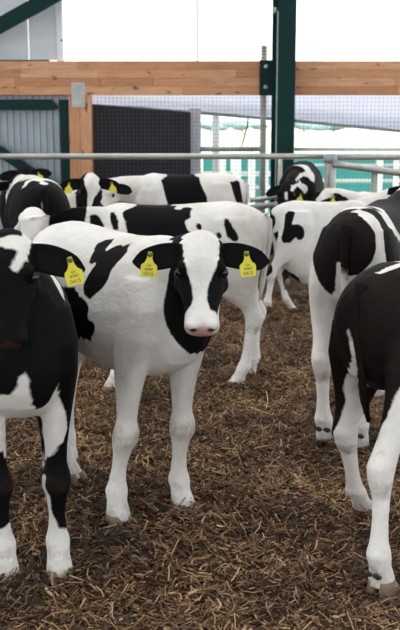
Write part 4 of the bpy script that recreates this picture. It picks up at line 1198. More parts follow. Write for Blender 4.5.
        (-0.487, 0.015, 0.696, 0), (-0.49, 0.003, 0.7, 1), (-0.496, 0.013, 0.717, 0), (-0.498, 0.002, 0.721, 1), (-0.502, 0.014, 0.737, 0), (-0.504, 0.003, 0.741, 1),
        (-0.507, 0.016, 0.754, 0), (-0.509, 0.005, 0.759, 1), (-0.511, 0.02, 0.77, 0), (-0.513, 0.009, 0.774, 1), (-0.51, 0.017, 0.767, 0), (-0.509, 0.028, 0.768, 1),
        (-0.505, 0.022, 0.749, 0), (-0.503, 0.034, 0.745, 1), (-0.5, 0.021, 0.73, 0), (-0.498, 0.033, 0.726, 1), (-0.494, 0.021, 0.711, 0), (-0.491, 0.033, 0.707, 1),
        (-0.482, 0.029, 0.688, 0), (-0.481, 0.041, 0.688, 1), (-0.469, 0.044, 0.666, 0), (-0.467, 0.056, 0.666, 1), (-0.455, 0.061, 0.643, 0), (-0.45, 0.074, 0.643, 1),
        (-0.397, 0.109, 0.606, 0), (-0.405, 0.114, 0.61, 1), (-0.395, 0.116, 0.586, 0), (-0.402, 0.122, 0.588, 1), (-0.393, 0.121, 0.563, 0), (-0.398, 0.128, 0.564, 1),
        (-0.389, 0.123, 0.544, 0), (-0.392, 0.131, 0.541, 1), (-0.382, 0.121, 0.525, 0), (-0.387, 0.128, 0.522, 1), (-0.379, 0.122, 0.504, 0), (-0.385, 0.129, 0.506, 1),
        (-0.381, 0.127, 0.485, 0), (-0.385, 0.134, 0.487, 1), (-0.382, 0.131, 0.466, 0), (-0.385, 0.14, 0.468, 1), (-0.386, 0.135, 0.448, 0), (-0.388, 0.144, 0.449, 1),
        (-0.39, 0.14, 0.429, 0), (-0.39, 0.15, 0.431, 1), (-0.394, 0.147, 0.41, 0), (-0.392, 0.159, 0.411, 1), (-0.396, 0.156, 0.39, 0), (-0.393, 0.169, 0.391, 1),
        (0.335, 0.281, 0.024, 0), (0.338, 0.27, 0.026, 1), (0.328, 0.278, 0.048, 0), (0.329, 0.267, 0.051, 1), (0.319, 0.275, 0.073, 0), (0.319, 0.263, 0.077, 1),
        (0.304, 0.268, 0.1, 0), (0.303, 0.255, 0.104, 1), (0.299, 0.267, 0.124, 0), (0.299, 0.255, 0.127, 1), (0.307, 0.274, 0.142, 0), (0.301, 0.258, 0.147, 1),
        (0.306, 0.263, 0.167, 1), (-0.46, -0.192, 0.482, 0), (-0.439, -0.189, 0.477, 1), (-0.466, -0.194, 0.501, 0), (-0.451, -0.195, 0.498, 1), (-0.469, -0.195, 0.519, 0),
        (-0.457, -0.196, 0.517, 1), (-0.471, -0.194, 0.536, 0), (-0.459, -0.197, 0.534, 1), (-0.472, -0.193, 0.552, 0), (-0.461, -0.196, 0.551, 1), (-0.472, -0.192, 0.569, 0),
        (-0.462, -0.195, 0.568, 1), (-0.472, -0.19, 0.585, 0), (-0.463, -0.194, 0.584, 1), (-0.472, -0.189, 0.601, 0), (-0.463, -0.192, 0.601, 1), (-0.472, -0.187, 0.617, 0),
        (-0.462, -0.191, 0.617, 1), (-0.471, -0.185, 0.634, 0), (-0.462, -0.189, 0.633, 1), (-0.461, -0.187, 0.649, 1), (-0.503, 0.068, 0.85, 1), (-0.502, 0.067, 0.789, 1),
        (-0.482, 0.08, 0.722, 1), (-0.427, 0.118, 0.644, 1), (-0.402, 0.133, 0.573, 1), (-0.389, 0.141, 0.503, 1), (-0.389, 0.137, 0.373, 0), (-0.424, 0.056, 0.963, 1),
        (-0.505, -0.003, 0.919, 1), (-0.515, -0.012, 0.862, 1), (-0.515, -0.014, 0.802, 1), (-0.503, -0.008, 0.739, 1), (-0.475, 0.01, 0.671, 1), (-0.349, 0.095, 0.569, 1),
        (-0.336, 0.101, 0.501, 0), (-0.321, 0.109, 0.43, 0), (-0.236, 0.159, 0.124, 0), (-0.427, -0.018, 0.971, 1), (-0.483, -0.058, 0.923, 1), (-0.5, -0.071, 0.868, 1),
        (-0.501, -0.074, 0.809, 1), (-0.494, -0.072, 0.748, 1), (-0.473, -0.06, 0.682, 1), (-0.425, -0.03, 0.607, 1), (-0.586, -0.147, 0.421, 0), (-0.611, -0.17, 0.253, 0),
        (-0.621, -0.18, 0.198, 0), (-0.639, -0.194, 0.147, 0), (-0.653, -0.205, 0.094, 0), (-0.66, -0.212, 0.037, 0), (-0.393, -0.064, 0.972, 1), (-0.44, -0.098, 0.922, 1),
        (-0.467, -0.12, 0.811, 1), (-0.476, -0.128, 0.754, 1), (-0.496, -0.143, 0.7, 1), (-0.504, -0.151, 0.644, 1), (-0.521, -0.167, 0.531, 0), (-0.532, -0.177, 0.476, 0),
        (-0.544, -0.187, 0.421, 0), (-0.54, -0.187, 0.359, 0), (-0.332, -0.095, 0.969, 1), (-0.382, -0.128, 0.919, 1), (-0.419, -0.157, 0.809, 1), (-0.436, -0.17, 0.754, 1),
        (-0.451, -0.182, 0.699, 1), (-0.462, -0.194, 0.584, 1), (0.301, 0.264, 0.107, 0), (-0.243, -0.109, 0.961, 1), (-0.303, -0.148, 0.911, 1), (-0.328, -0.166, 0.857, 1),
        (-0.359, -0.19, 0.745, 1), (-0.372, -0.201, 0.688, 1), (-0.373, -0.204, 0.629, 1), (-0.363, -0.201, 0.565, 1), (0.297, 0.185, 0.28, 1),
    ],
    'c4': [
        (-0.434, 0.151, 0.798, 1), (-0.451, 0.142, 0.781, 1), (-0.424, 0.163, 0.774, 0), (-0.46, 0.135, 0.763, 1), (-0.446, 0.152, 0.758, 0), (-0.466, 0.128, 0.747, 1),
        (-0.461, 0.142, 0.741, 0), (-0.471, 0.121, 0.732, 1), (-0.469, 0.134, 0.726, 0), (-0.474, 0.114, 0.716, 1), (-0.474, 0.126, 0.711, 0), (-0.474, 0.105, 0.702, 1),
        (-0.477, 0.115, 0.694, 0), (-0.469, 0.093, 0.685, 1), (-0.473, 0.103, 0.677, 0), (-0.462, 0.084, 0.672, 1), (-0.463, 0.092, 0.662, 0), (-0.459, 0.071, 0.662, 1),
        (-0.455, 0.081, 0.651, 0), (-0.463, 0.065, 0.667, 1), (-0.463, 0.055, 0.66, 0), (-0.475, 0.055, 0.685, 1), (-0.479, 0.041, 0.686, 0), (-0.485, 0.052, 0.705, 1),
        (-0.489, 0.037, 0.705, 0), (-0.494, 0.049, 0.724, 1), (-0.497, 0.034, 0.724, 0), (-0.5, 0.046, 0.744, 1), (-0.502, 0.032, 0.745, 0), (-0.505, 0.044, 0.765, 1),
        (-0.508, 0.03, 0.766, 0), (-0.509, 0.042, 0.786, 1), (-0.513, 0.028, 0.787, 0), (-0.515, 0.019, 0.805, 1), (-0.515, -0.003, 0.791, 1), (-0.515, 0.01, 0.788, 0),
        (-0.512, -0.006, 0.772, 1), (-0.511, 0.007, 0.769, 0), (-0.507, -0.008, 0.752, 1), (-0.506, 0.005, 0.749, 0), (-0.506, -0.011, 0.749, 1), (-0.502, -0.012, 0.735, 0),
        (-0.504, -0.03, 0.751, 1), (-0.501, -0.031, 0.738, 0), (-0.501, -0.048, 0.753, 1), (-0.498, -0.049, 0.74, 0), (-0.499, -0.059, 0.759, 1), (-0.494, -0.068, 0.75, 0),
        (-0.497, -0.07, 0.772, 1), (-0.491, -0.079, 0.763, 0), (-0.493, -0.081, 0.785, 1), (-0.486, -0.089, 0.776, 0), (-0.487, -0.091, 0.798, 1), (-0.478, -0.099, 0.789, 0),
        (-0.482, -0.097, 0.81, 1), (-0.472, -0.108, 0.805, 0), (-0.476, -0.101, 0.826, 1), (-0.466, -0.111, 0.821, 0), (-0.47, -0.104, 0.841, 1), (-0.459, -0.115, 0.836, 0),
        (-0.464, -0.105, 0.857, 1), (-0.452, -0.115, 0.856, 0), (-0.459, -0.103, 0.876, 1), (-0.445, -0.113, 0.875, 0), (-0.453, -0.101, 0.892, 1), (-0.436, -0.11, 0.893, 0),
        (-0.447, -0.097, 0.908, 1), (-0.428, -0.105, 0.908, 0), (-0.444, -0.091, 0.919, 1), (-0.424, -0.096, 0.925, 0), (-0.446, -0.08, 0.932, 1), (-0.425, -0.085, 0.938, 0),
        (-0.443, -0.068, 0.945, 1), (-0.422, -0.073, 0.951, 0), (-0.438, -0.053, 0.957, 1), (-0.415, -0.056, 0.965, 0), (-0.425, -0.032, 0.97, 1), (-0.402, -0.035, 0.978, 0),
        (-0.4, -0.008, 0.982, 1), (-0.374, -0.01, 0.99, 0), (-0.351, 0.022, 0.993, 1), (-0.316, 0.021, 1, 0), (-0.336, -0.045, 0.992, 1), (-0.374, -0.048, 0.983, 0),
        (-0.338, -0.062, 0.985, 1), (-0.374, -0.065, 0.976, 0), (-0.343, -0.08, 0.973, 1), (-0.377, -0.078, 0.967, 0), (-0.349, -0.094, 0.959, 1), (-0.381, -0.092, 0.954, 0),
        (-0.356, -0.108, 0.943, 1), (-0.386, -0.102, 0.94, 0), (-0.369, -0.119, 0.926, 1), (-0.396, -0.113, 0.923, 0), (-0.391, -0.13, 0.906, 1), (-0.406, -0.12, 0.906, 0),
        (-0.4, -0.135, 0.885, 1), (-0.414, -0.125, 0.885, 0), (-0.407, -0.139, 0.866, 1), (-0.421, -0.129, 0.865, 0), (-0.413, -0.143, 0.848, 1), (-0.427, -0.133, 0.848, 0),
        (-0.42, -0.147, 0.831, 1), (-0.433, -0.137, 0.83, 0), (-0.426, -0.151, 0.813, 1), (-0.439, -0.141, 0.813, 0), (-0.43, -0.155, 0.795, 1), (-0.444, -0.145, 0.794, 0),
        (-0.431, -0.159, 0.775, 1), (-0.445, -0.149, 0.775, 0), (-0.43, -0.162, 0.755, 1), (-0.445, -0.153, 0.755, 0), (-0.428, -0.166, 0.735, 1), (-0.446, -0.156, 0.735, 0),
        (-0.426, -0.169, 0.714, 1), (-0.446, -0.16, 0.714, 0), (-0.423, -0.172, 0.693, 1), (-0.445, -0.164, 0.694, 0), (-0.414, -0.174, 0.672, 1), (-0.438, -0.166, 0.673, 0),
        (-0.4, -0.175, 0.649, 1), (-0.427, -0.168, 0.651, 0), (-0.376, -0.178, 0.635, 1), (-0.39, -0.175, 0.625, 0), (-0.06, -0.136, 0.571, 1), (-0.043, -0.127, 0.555, 0),
        (0.239, -0.101, 0.509, 1), (0.252, -0.092, 0.493, 0), (0.238, -0.121, 0.5, 1), (0.242, -0.114, 0.486, 0), (0.246, -0.14, 0.49, 1), (0.247, -0.133, 0.476, 0),
        (0.27, -0.156, 0.476, 1), (0.263, -0.15, 0.463, 0), (0.996, -0.118, 0.855, 1), (1.046, -0.128, 0.849, 0), (0.928, -0.13, 0.887, 1), (0.949, -0.143, 0.884, 0),
        (0.911, -0.133, 0.914, 1), (0.925, -0.147, 0.913, 0), (0.903, -0.135, 0.941, 1), (0.922, -0.148, 0.939, 0), (0.903, -0.136, 0.967, 1), (0.928, -0.148, 0.965, 0),
        (0.914, -0.135, 0.992, 1), (0.944, -0.147, 0.99, 0), (0.938, -0.132, 1.017, 1), (0.953, -0.146, 1.015, 0), (0.871, -0.114, 1.02, 1), (0.88, -0.11, 1.035, 0),
        (0.848, -0.092, 1.017, 1), (0.858, -0.088, 1.033, 0), (0.762, -0.081, 1.019, 1), (0.788, -0.074, 1.033, 0), (0.684, -0.069, 1.02, 1), (0.713, -0.062, 1.034, 0),
        (0.617, -0.056, 1.02, 1), (0.654, -0.047, 1.034, 0), (0.561, -0.042, 1.02, 1), (0.609, -0.031, 1.033, 0), (0.52, -0.025, 1.019, 1), (0.585, -0.011, 1.031, 0),
        (0.488, -0.009, 1.016, 1), (0.475, 0.013, 1.008, 1), (0.245, 0.073, 0.977, 1), (-0.315, -0.04, 0.997, 1), (-0.303, -0.025, 1.001, 0), (-0.157, -0.059, 0.985, 0),
        (-0.094, -0.069, 0.977, 1), (-0.183, -0.075, 0.979, 0), (-0.146, -0.094, 0.963, 1), (-0.227, -0.101, 0.96, 0), (-0.155, -0.113, 0.942, 1), (-0.223, -0.115, 0.942, 0),
        (-0.162, -0.126, 0.924, 1), (-0.24, -0.13, 0.925, 0), (-0.158, -0.137, 0.905, 1), (-0.27, -0.147, 0.91, 0), (-0.15, -0.147, 0.885, 1), (-0.21, -0.146, 0.885, 0),
        (-0.132, -0.155, 0.868, 1), (-0.175, -0.153, 0.863, 0), (-0.103, -0.163, 0.85, 1), (-0.146, -0.161, 0.846, 0), (-0.074, -0.171, 0.832, 1), (-0.116, -0.168, 0.828, 0),
        (-0.04, -0.179, 0.814, 1), (-0.083, -0.176, 0.809, 0), (-0.018, -0.184, 0.79, 1), (-0.072, -0.179, 0.796, 0), (-0.028, -0.186, 0.774, 1), (-0.079, -0.181, 0.78, 1),
        (-0.097, -0.18, 0.778, 1), (-0.058, -0.183, 0.781, 0), (-0.132, -0.172, 0.799, 1), (-0.093, -0.176, 0.803, 0), (-0.166, -0.165, 0.82, 1), (-0.126, -0.168, 0.823, 0),
        (-0.209, -0.16, 0.841, 1), (-0.155, -0.16, 0.843, 0), (-0.281, -0.161, 0.865, 1), (-0.312, -0.155, 0.883, 1), (-0.233, -0.151, 0.883, 0), (-0.333, -0.148, 0.9, 1),
        (-0.286, -0.149, 0.903, 0), (-0.344, -0.137, 0.917, 1), (-0.296, -0.138, 0.921, 0), (-0.33, -0.119, 0.934, 1), (-0.289, -0.121, 0.938, 0), (-0.33, -0.105, 0.954, 1),
        (-0.289, -0.107, 0.957, 0), (-0.315, -0.088, 0.972, 1), (-0.253, -0.087, 0.974, 0), (-0.239, -0.063, 0.988, 1), (-0.164, -0.06, 0.985, 0), (-0.443, 0.115, 0.873, 1),
        (-0.475, 0.104, 0.803, 1), (-0.471, 0.104, 0.728, 1), (-0.469, 0.102, 0.653, 0), (-0.462, 0.103, 0.577, 0), (-0.468, 0.099, 0.502, 0), (-0.506, 0.085, 0.359, 0),
        (-0.438, 0.096, 0.028, 0), (-0.461, 0.037, 0.951, 1), (-0.514, 0.022, 0.884, 1), (-0.515, 0.02, 0.812, 1), (-0.502, 0.021, 0.737, 0), (-0.467, 0.027, 0.658, 0),
        (-0.328, 0.06, 0.557, 0), (-0.458, -0.036, 0.954, 1), (-0.505, -0.049, 0.886, 1), (-0.508, -0.052, 0.815, 1), (-0.466, -0.047, 0.662, 0), (-0.496, -0.065, 0.295, 0),
        (-0.487, -0.065, 0.216, 0), (-0.492, -0.069, 0.141, 0), (0.102, 0.013, 0.984, 1), (-0.447, -0.109, 0.883, 0), (-0.463, -0.115, 0.813, 0), (-0.471, -0.119, 0.741, 0),
        (-0.479, -0.123, 0.669, 0), (-0.471, -0.124, 0.594, 0), (-0.47, -0.126, 0.52, 0), (-0.471, -0.129, 0.446, 0), (-0.157, -0.122, 0.93, 1), (-0.327, -0.158, 0.872, 1),
        (-0.382, -0.171, 0.805, 1), (-0.395, -0.176, 0.734, 1), (-0.39, -0.178, 0.659, 1), (-0.333, -0.17, 0.574, 0), (0.48, -0.083, 0.959, 1), (0.008, -0.172, 0.838, 1),
        (-0.053, -0.186, 0.766, 1), (-0.023, -0.184, 0.682, 1), (0.229, -0.144, 0.56, 1), (0.253, -0.143, 0.47, 0), (0.276, -0.142, 0.379, 0), (0.278, -0.145, 0.291, 0),
        (0.864, -0.104, 1.025, 1), (0.876, -0.106, 0.931, 1),
    ],
    'c5': [
        (-0.507, -0.036, 0.896, 0), (-0.513, -0.023, 0.877, 1), (-0.49, -0.077, 0.863, 0), (-0.505, -0.056, 0.859, 1), (-0.489, -0.086, 0.834, 0), (-0.503, -0.065, 0.829, 1),
        (-0.493, -0.084, 0.799, 0), (-0.505, -0.061, 0.806, 1), (-0.5, -0.066, 0.771, 0), (-0.51, -0.038, 0.778, 1), (-0.502, -0.048, 0.742, 0), (-0.508, -0.003, 0.742, 1),
        (-0.499, -0.023, 0.707, 0), (-0.488, 0.023, 0.67, 0), (-0.417, -0.105, 0.912, 0), (-0.409, -0.122, 0.897, 1), (-0.392, -0.1, 0.929, 0), (-0.387, -0.124, 0.914, 1),
        (-0.35, -0.114, 0.925, 0), (-0.369, -0.136, 0.91, 1), (-0.34, -0.151, 0.886, 0), (-0.359, -0.146, 0.891, 1), (-0.352, -0.161, 0.852, 0), (-0.372, -0.155, 0.857, 1),
        (-0.364, -0.17, 0.819, 0), (-0.384, -0.164, 0.824, 1), (-0.368, -0.17, 0.816, 0), (-0.365, -0.175, 0.796, 1), (-0.341, -0.173, 0.82, 0), (-0.339, -0.178, 0.8, 1),
        (-0.297, -0.178, 0.807, 0), (-0.31, -0.181, 0.79, 1), (-0.264, -0.179, 0.769, 0), (-0.287, -0.181, 0.765, 1), (-0.253, -0.177, 0.734, 0), (-0.276, -0.18, 0.73, 1),
        (-0.262, -0.175, 0.686, 0), (-0.283, -0.18, 0.698, 1), (-0.304, -0.176, 0.661, 0), (-0.306, -0.18, 0.682, 1), (-0.348, -0.181, 0.684, 0), (-0.331, -0.182, 0.696, 1),
        (-0.373, -0.18, 0.699, 1), (-0.37, -0.176, 0.657, 0), (-0.389, -0.176, 0.668, 1), (-0.404, -0.17, 0.637, 0), (-0.406, -0.172, 0.658, 1), (-0.439, -0.162, 0.637, 0),
        (-0.44, -0.164, 0.658, 1), (-0.472, -0.148, 0.665, 0), (-0.456, -0.159, 0.673, 1), (-0.475, -0.141, 0.708, 0), (-0.46, -0.156, 0.703, 1), (-0.466, -0.141, 0.737, 0),
        (-0.451, -0.156, 0.732, 1), (-0.457, -0.14, 0.766, 0), (-0.442, -0.155, 0.761, 1), (-0.451, -0.137, 0.793, 0), (-0.435, -0.152, 0.792, 1), (-0.446, -0.128, 0.822, 0),
        (-0.43, -0.144, 0.822, 1), (-0.441, -0.119, 0.852, 0), (-0.424, -0.133, 0.851, 1), (-0.435, -0.109, 0.882, 0), (-0.418, -0.123, 0.881, 1), (-0.495, -0.07, 0.746, 0),
        (-0.488, -0.079, 0.727, 1), (-0.477, -0.121, 0.736, 0), (-0.485, -0.085, 0.729, 1), (-0.488, -0.105, 0.701, 1), (-0.489, -0.129, 0.669, 0), (-0.482, -0.068, 0.677, 1),
        (-0.487, -0.021, 0.666, 0), (-0.497, -0.024, 0.702, 0), (-0.491, -0.065, 0.712, 1), (-0.382, 0.034, 0.377, 0), (-0.374, 0.04, 0.354, 1), (-0.366, 0.044, 0.314, 1),
        (-0.396, 0.028, 0.312, 0), (-0.369, 0.041, 0.315, 1), (-0.408, 0.024, 0.345, 0), (-0.383, 0.032, 0.349, 1), (-0.523, -0.081, 0.474, 0), (-0.525, -0.106, 0.442, 0),
        (-0.541, -0.089, 0.437, 1), (-0.521, -0.112, 0.407, 0), (-0.541, -0.107, 0.404, 1), (-0.531, -0.108, 0.37, 0), (-0.545, -0.107, 0.387, 1), (-0.551, -0.099, 0.352, 0),
        (-0.564, -0.095, 0.368, 1), (-0.503, -0.064, 0.837, 1), (-0.496, -0.049, 0.712, 1), (-0.514, -0.108, 0.471, 0), (-0.509, -0.098, 0.345, 0), (-0.379, -0.077, 0.958, 0),
        (-0.405, -0.149, 0.842, 1), (-0.411, -0.172, 0.722, 1), (-0.406, -0.164, 0.598, 0), (-0.382, -0.107, 0.466, 0), (-0.336, -0.004, 0.068, 0), (-0.252, -0.088, 0.956, 0),
        (-0.281, -0.168, 0.841, 0), (-0.284, -0.181, 0.719, 1), (-0.276, -0.168, 0.594, 0), (-0.267, -0.152, 0.468, 0), (-0.119, -0.088, 0.953, 0), (-0.147, -0.168, 0.714, 0),
        (-0.146, -0.174, 0.591, 0), (-0.11, -0.102, 0.329, 0), (-0.014, -0.161, 0.833, 0), (-0.017, -0.184, 0.587, 0), (0.111, -0.19, 0.708, 0), (0.258, 0.092, 0.023, 0),
        (0.278, -0.106, 0.946, 0), (0.256, -0.16, 0.826, 0), (0.257, -0.168, 0.702, 0), (0.268, -0.161, 0.449, 0), (0.265, -0.176, 0.324, 0), (0.44, -0.053, 0.938, 0),
        (0.752, 0.021, 1.054, 0), (0.763, 0.031, 0.925, 0), (0.89, 0.001, 0.924, 0),
    ],
    'c6': [
        (0.262, 0.089, 0.966, 0), (0.256, 0.101, 0.953, 1), (0.244, 0.079, 0.973, 0), (0.238, 0.094, 0.96, 1), (0.225, 0.064, 0.979, 0), (0.219, 0.084, 0.967, 1),
        (0.207, 0.042, 0.985, 0), (0.201, 0.071, 0.974, 1), (0.182, 0.055, 0.98, 1), (0.162, 0.026, 0.985, 1), (0.015, -0.004, 0.985, 1), (-0.012, 0.011, 0.985, 0),
        (0.001, 0.052, 0.979, 1), (-0.026, 0.073, 0.972, 0), (-0.014, 0.088, 0.963, 1), (-0.035, 0.076, 0.971, 0), (-0.042, 0.094, 0.96, 1), (-0.057, 0.051, 0.982, 0),
        (-0.064, 0.077, 0.971, 1), (-0.088, 0.058, 0.981, 0), (-0.08, 0.08, 0.97, 1), (-0.102, 0.098, 0.957, 0), (-0.088, 0.096, 0.959, 1), (-0.099, 0.119, 0.935, 0),
        (-0.084, 0.118, 0.937, 1), (-0.085, 0.135, 0.914, 0), (-0.078, 0.127, 0.926, 1), (-0.069, 0.141, 0.904, 0), (-0.061, 0.134, 0.916, 1), (-0.054, 0.148, 0.893, 1),
        (-0.076, 0.155, 0.878, 0), (-0.062, 0.158, 0.873, 1), (-0.087, 0.16, 0.863, 0), (-0.078, 0.164, 0.852, 1), (-0.108, 0.163, 0.847, 0), (-0.099, 0.167, 0.836, 1),
        (-0.122, 0.168, 0.824, 0), (-0.107, 0.17, 0.824, 1), (-0.122, 0.172, 0.805, 0), (-0.107, 0.174, 0.805, 1), (-0.122, 0.175, 0.785, 0), (-0.108, 0.177, 0.785, 1),
        (-0.123, 0.178, 0.766, 0), (-0.108, 0.18, 0.766, 1), (-0.123, 0.178, 0.746, 0), (-0.109, 0.181, 0.746, 1), (-0.124, 0.177, 0.726, 0), (-0.109, 0.179, 0.726, 1),
        (-0.125, 0.174, 0.705, 0), (-0.11, 0.177, 0.705, 1), (-0.125, 0.171, 0.685, 0), (-0.111, 0.173, 0.685, 1), (-0.126, 0.166, 0.664, 0), (-0.111, 0.168, 0.664, 1),
        (-0.109, 0.164, 0.646, 0), (-0.088, 0.168, 0.647, 0), (-0.088, 0.172, 0.662, 1), (-0.067, 0.172, 0.647, 0), (-0.067, 0.176, 0.663, 1), (-0.046, 0.175, 0.648, 0),
        (-0.046, 0.179, 0.664, 1), (-0.025, 0.176, 0.648, 0), (-0.025, 0.18, 0.664, 1), (-0.004, 0.177, 0.649, 0), (-0.004, 0.181, 0.664, 1), (0.017, 0.178, 0.649, 0),
        (0.017, 0.183, 0.665, 1), (0.037, 0.18, 0.649, 0), (0.037, 0.184, 0.665, 1), (0.058, 0.181, 0.65, 0), (0.058, 0.185, 0.665, 1), (0.079, 0.181, 0.65, 0),
        (0.079, 0.185, 0.665, 1), (0.1, 0.18, 0.65, 0), (0.1, 0.184, 0.665, 1), (0.12, 0.177, 0.65, 0), (0.12, 0.181, 0.665, 1), (0.141, 0.175, 0.65, 0),
        (0.141, 0.179, 0.665, 1), (0.162, 0.173, 0.649, 0), (0.162, 0.176, 0.665, 1), (0.183, 0.17, 0.649, 0), (0.182, 0.174, 0.665, 1), (0.203, 0.167, 0.649, 0),
        (0.203, 0.171, 0.664, 1), (0.224, 0.163, 0.649, 0), (0.224, 0.167, 0.664, 1), (0.245, 0.165, 0.649, 0), (0.245, 0.165, 0.664, 1), (0.261, 0.168, 0.668, 0),
        (0.247, 0.166, 0.666, 1), (0.259, 0.168, 0.688, 0), (0.245, 0.168, 0.687, 1), (0.257, 0.168, 0.709, 0), (0.243, 0.17, 0.708, 1), (0.255, 0.17, 0.73, 0),
        (0.24, 0.173, 0.729, 1), (0.253, 0.171, 0.751, 0), (0.238, 0.174, 0.75, 1), (0.251, 0.17, 0.771, 0), (0.236, 0.173, 0.77, 1), (0.249, 0.168, 0.791, 0),
        (0.234, 0.17, 0.79, 1), (0.247, 0.165, 0.811, 0), (0.233, 0.167, 0.81, 1), (0.245, 0.161, 0.831, 0), (0.231, 0.163, 0.83, 1), (0.247, 0.156, 0.848, 0),
        (0.232, 0.156, 0.852, 1), (0.252, 0.15, 0.866, 0), (0.237, 0.15, 0.87, 1), (0.257, 0.142, 0.885, 0), (0.243, 0.142, 0.889, 1), (0.262, 0.133, 0.904, 0),
        (0.248, 0.132, 0.908, 1), (0.267, 0.122, 0.924, 0), (0.253, 0.12, 0.928, 1), (0.273, 0.108, 0.944, 0), (0.258, 0.106, 0.948, 1), (0.427, 0.117, 0.951, 0),
        (0.425, 0.122, 0.937, 1), (0.409, 0.111, 0.953, 0), (0.407, 0.116, 0.939, 1), (0.388, 0.108, 0.945, 0), (0.399, 0.115, 0.936, 1), (0.378, 0.111, 0.932, 0),
        (0.389, 0.117, 0.923, 1), (0.368, 0.114, 0.914, 0), (0.381, 0.119, 0.909, 1), (0.36, 0.118, 0.896, 0), (0.374, 0.121, 0.891, 1), (0.355, 0.128, 0.876, 0),
        (0.37, 0.126, 0.875, 1), (0.353, 0.14, 0.859, 0), (0.368, 0.134, 0.858, 1), (0.352, 0.146, 0.842, 0), (0.367, 0.141, 0.84, 1), (0.351, 0.152, 0.824, 0),
        (0.366, 0.147, 0.822, 1), (0.371, 0.15, 0.807, 0), (0.371, 0.146, 0.821, 1), (0.398, 0.136, 0.805, 0), (0.398, 0.132, 0.819, 1), (0.421, 0.129, 0.821, 0),
        (0.407, 0.13, 0.825, 1), (0.427, 0.131, 0.844, 0), (0.413, 0.13, 0.848, 1), (0.433, 0.132, 0.866, 0), (0.419, 0.13, 0.87, 1), (0.439, 0.132, 0.889, 0),
        (0.425, 0.13, 0.892, 1), (0.443, 0.131, 0.912, 0), (0.428, 0.128, 0.912, 1), (0.442, 0.127, 0.933, 0), (0.428, 0.124, 0.932, 1), (0.327, 0.08, 0.961, 0),
        (0.321, 0.094, 0.949, 1), (0.298, 0.097, 0.952, 0), (0.312, 0.098, 0.946, 1), (0.288, 0.115, 0.93, 0), (0.301, 0.116, 0.924, 1), (0.281, 0.13, 0.907, 0),
        (0.296, 0.127, 0.905, 1), (0.279, 0.139, 0.886, 0), (0.294, 0.137, 0.885, 1), (0.277, 0.148, 0.866, 0), (0.292, 0.148, 0.865, 1), (0.294, 0.152, 0.851, 0),
        (0.31, 0.15, 0.857, 0), (0.305, 0.144, 0.87, 1), (0.325, 0.14, 0.872, 0), (0.311, 0.139, 0.876, 1), (0.33, 0.127, 0.888, 0), (0.316, 0.128, 0.892, 1),
        (0.336, 0.118, 0.905, 0), (0.322, 0.119, 0.909, 1), (0.34, 0.108, 0.923, 0), (0.325, 0.109, 0.925, 1), (0.343, 0.098, 0.94, 0), (-0.127, 0.136, 0.909, 0),
        (-0.13, 0.143, 0.895, 1), (-0.152, 0.139, 0.9, 0), (-0.139, 0.143, 0.894, 1), (-0.16, 0.146, 0.885, 0), (-0.146, 0.149, 0.879, 1), (-0.154, 0.155, 0.862, 0),
        (-0.144, 0.152, 0.872, 1), (-0.126, 0.157, 0.861, 0), (-0.135, 0.153, 0.873, 1), (-0.11, 0.148, 0.886, 0), (-0.125, 0.146, 0.889, 1), (-0.282, 0.125, 0.934, 0),
        (-0.277, 0.139, 0.921, 1), (-0.3, 0.14, 0.92, 0), (-0.287, 0.145, 0.914, 1), (-0.309, 0.149, 0.903, 0), (-0.295, 0.151, 0.897, 1), (-0.317, 0.154, 0.886, 0),
        (-0.304, 0.156, 0.88, 1), (-0.328, 0.159, 0.868, 0), (-0.316, 0.162, 0.86, 1), (-0.344, 0.164, 0.847, 0), (-0.332, 0.168, 0.839, 1), (-0.352, 0.17, 0.824, 0),
        (-0.337, 0.171, 0.827, 1), (-0.349, 0.175, 0.809, 0), (-0.334, 0.176, 0.811, 1), (-0.332, 0.18, 0.795, 0), (-0.332, 0.177, 0.81, 1), (-0.316, 0.181, 0.795, 0),
        (-0.316, 0.178, 0.81, 1), (-0.294, 0.178, 0.809, 0), (-0.306, 0.176, 0.817, 1), (-0.279, 0.172, 0.829, 0), (-0.291, 0.169, 0.838, 1), (-0.267, 0.164, 0.854, 0),
        (-0.282, 0.163, 0.857, 1), (-0.263, 0.157, 0.877, 0), (-0.277, 0.156, 0.88, 1), (-0.26, 0.149, 0.9, 0), (-0.275, 0.15, 0.9, 1), (-0.261, 0.139, 0.92, 0),
        (-0.23, 0.157, 0.86, 0), (-0.235, 0.162, 0.847, 1), (-0.256, 0.163, 0.855, 0), (-0.243, 0.163, 0.848, 1), (-0.264, 0.168, 0.839, 0), (-0.251, 0.168, 0.833, 1),
        (-0.256, 0.175, 0.813, 0), (-0.245, 0.171, 0.823, 1), (-0.228, 0.17, 0.815, 0), (-0.241, 0.171, 0.821, 1), (-0.218, 0.163, 0.835, 0), (-0.231, 0.163, 0.842, 1),
        (0.445, 0.103, 0.979, 0), (0.459, 0.106, 0.981, 1), (0.446, 0.117, 0.963, 0), (0.46, 0.121, 0.964, 1), (0.448, 0.124, 0.946, 0), (0.462, 0.127, 0.948, 1),
        (0.451, 0.13, 0.926, 0), (0.465, 0.132, 0.93, 1), (0.457, 0.133, 0.905, 0), (0.471, 0.135, 0.909, 1), (0.462, 0.135, 0.885, 0), (0.476, 0.137, 0.888, 1),
        (0.468, 0.135, 0.864, 0), (0.482, 0.136, 0.867, 1), (0.474, 0.133, 0.842, 0), (0.488, 0.134, 0.846, 1), (0.48, 0.129, 0.821, 0), (0.494, 0.129, 0.825, 1),
        (0.5, 0.123, 0.804, 0), (0.5, 0.127, 0.82, 1), (0.521, 0.121, 0.804, 0), (0.52, 0.126, 0.82, 1), (0.541, 0.118, 0.804, 0), (0.541, 0.125, 0.82, 1),
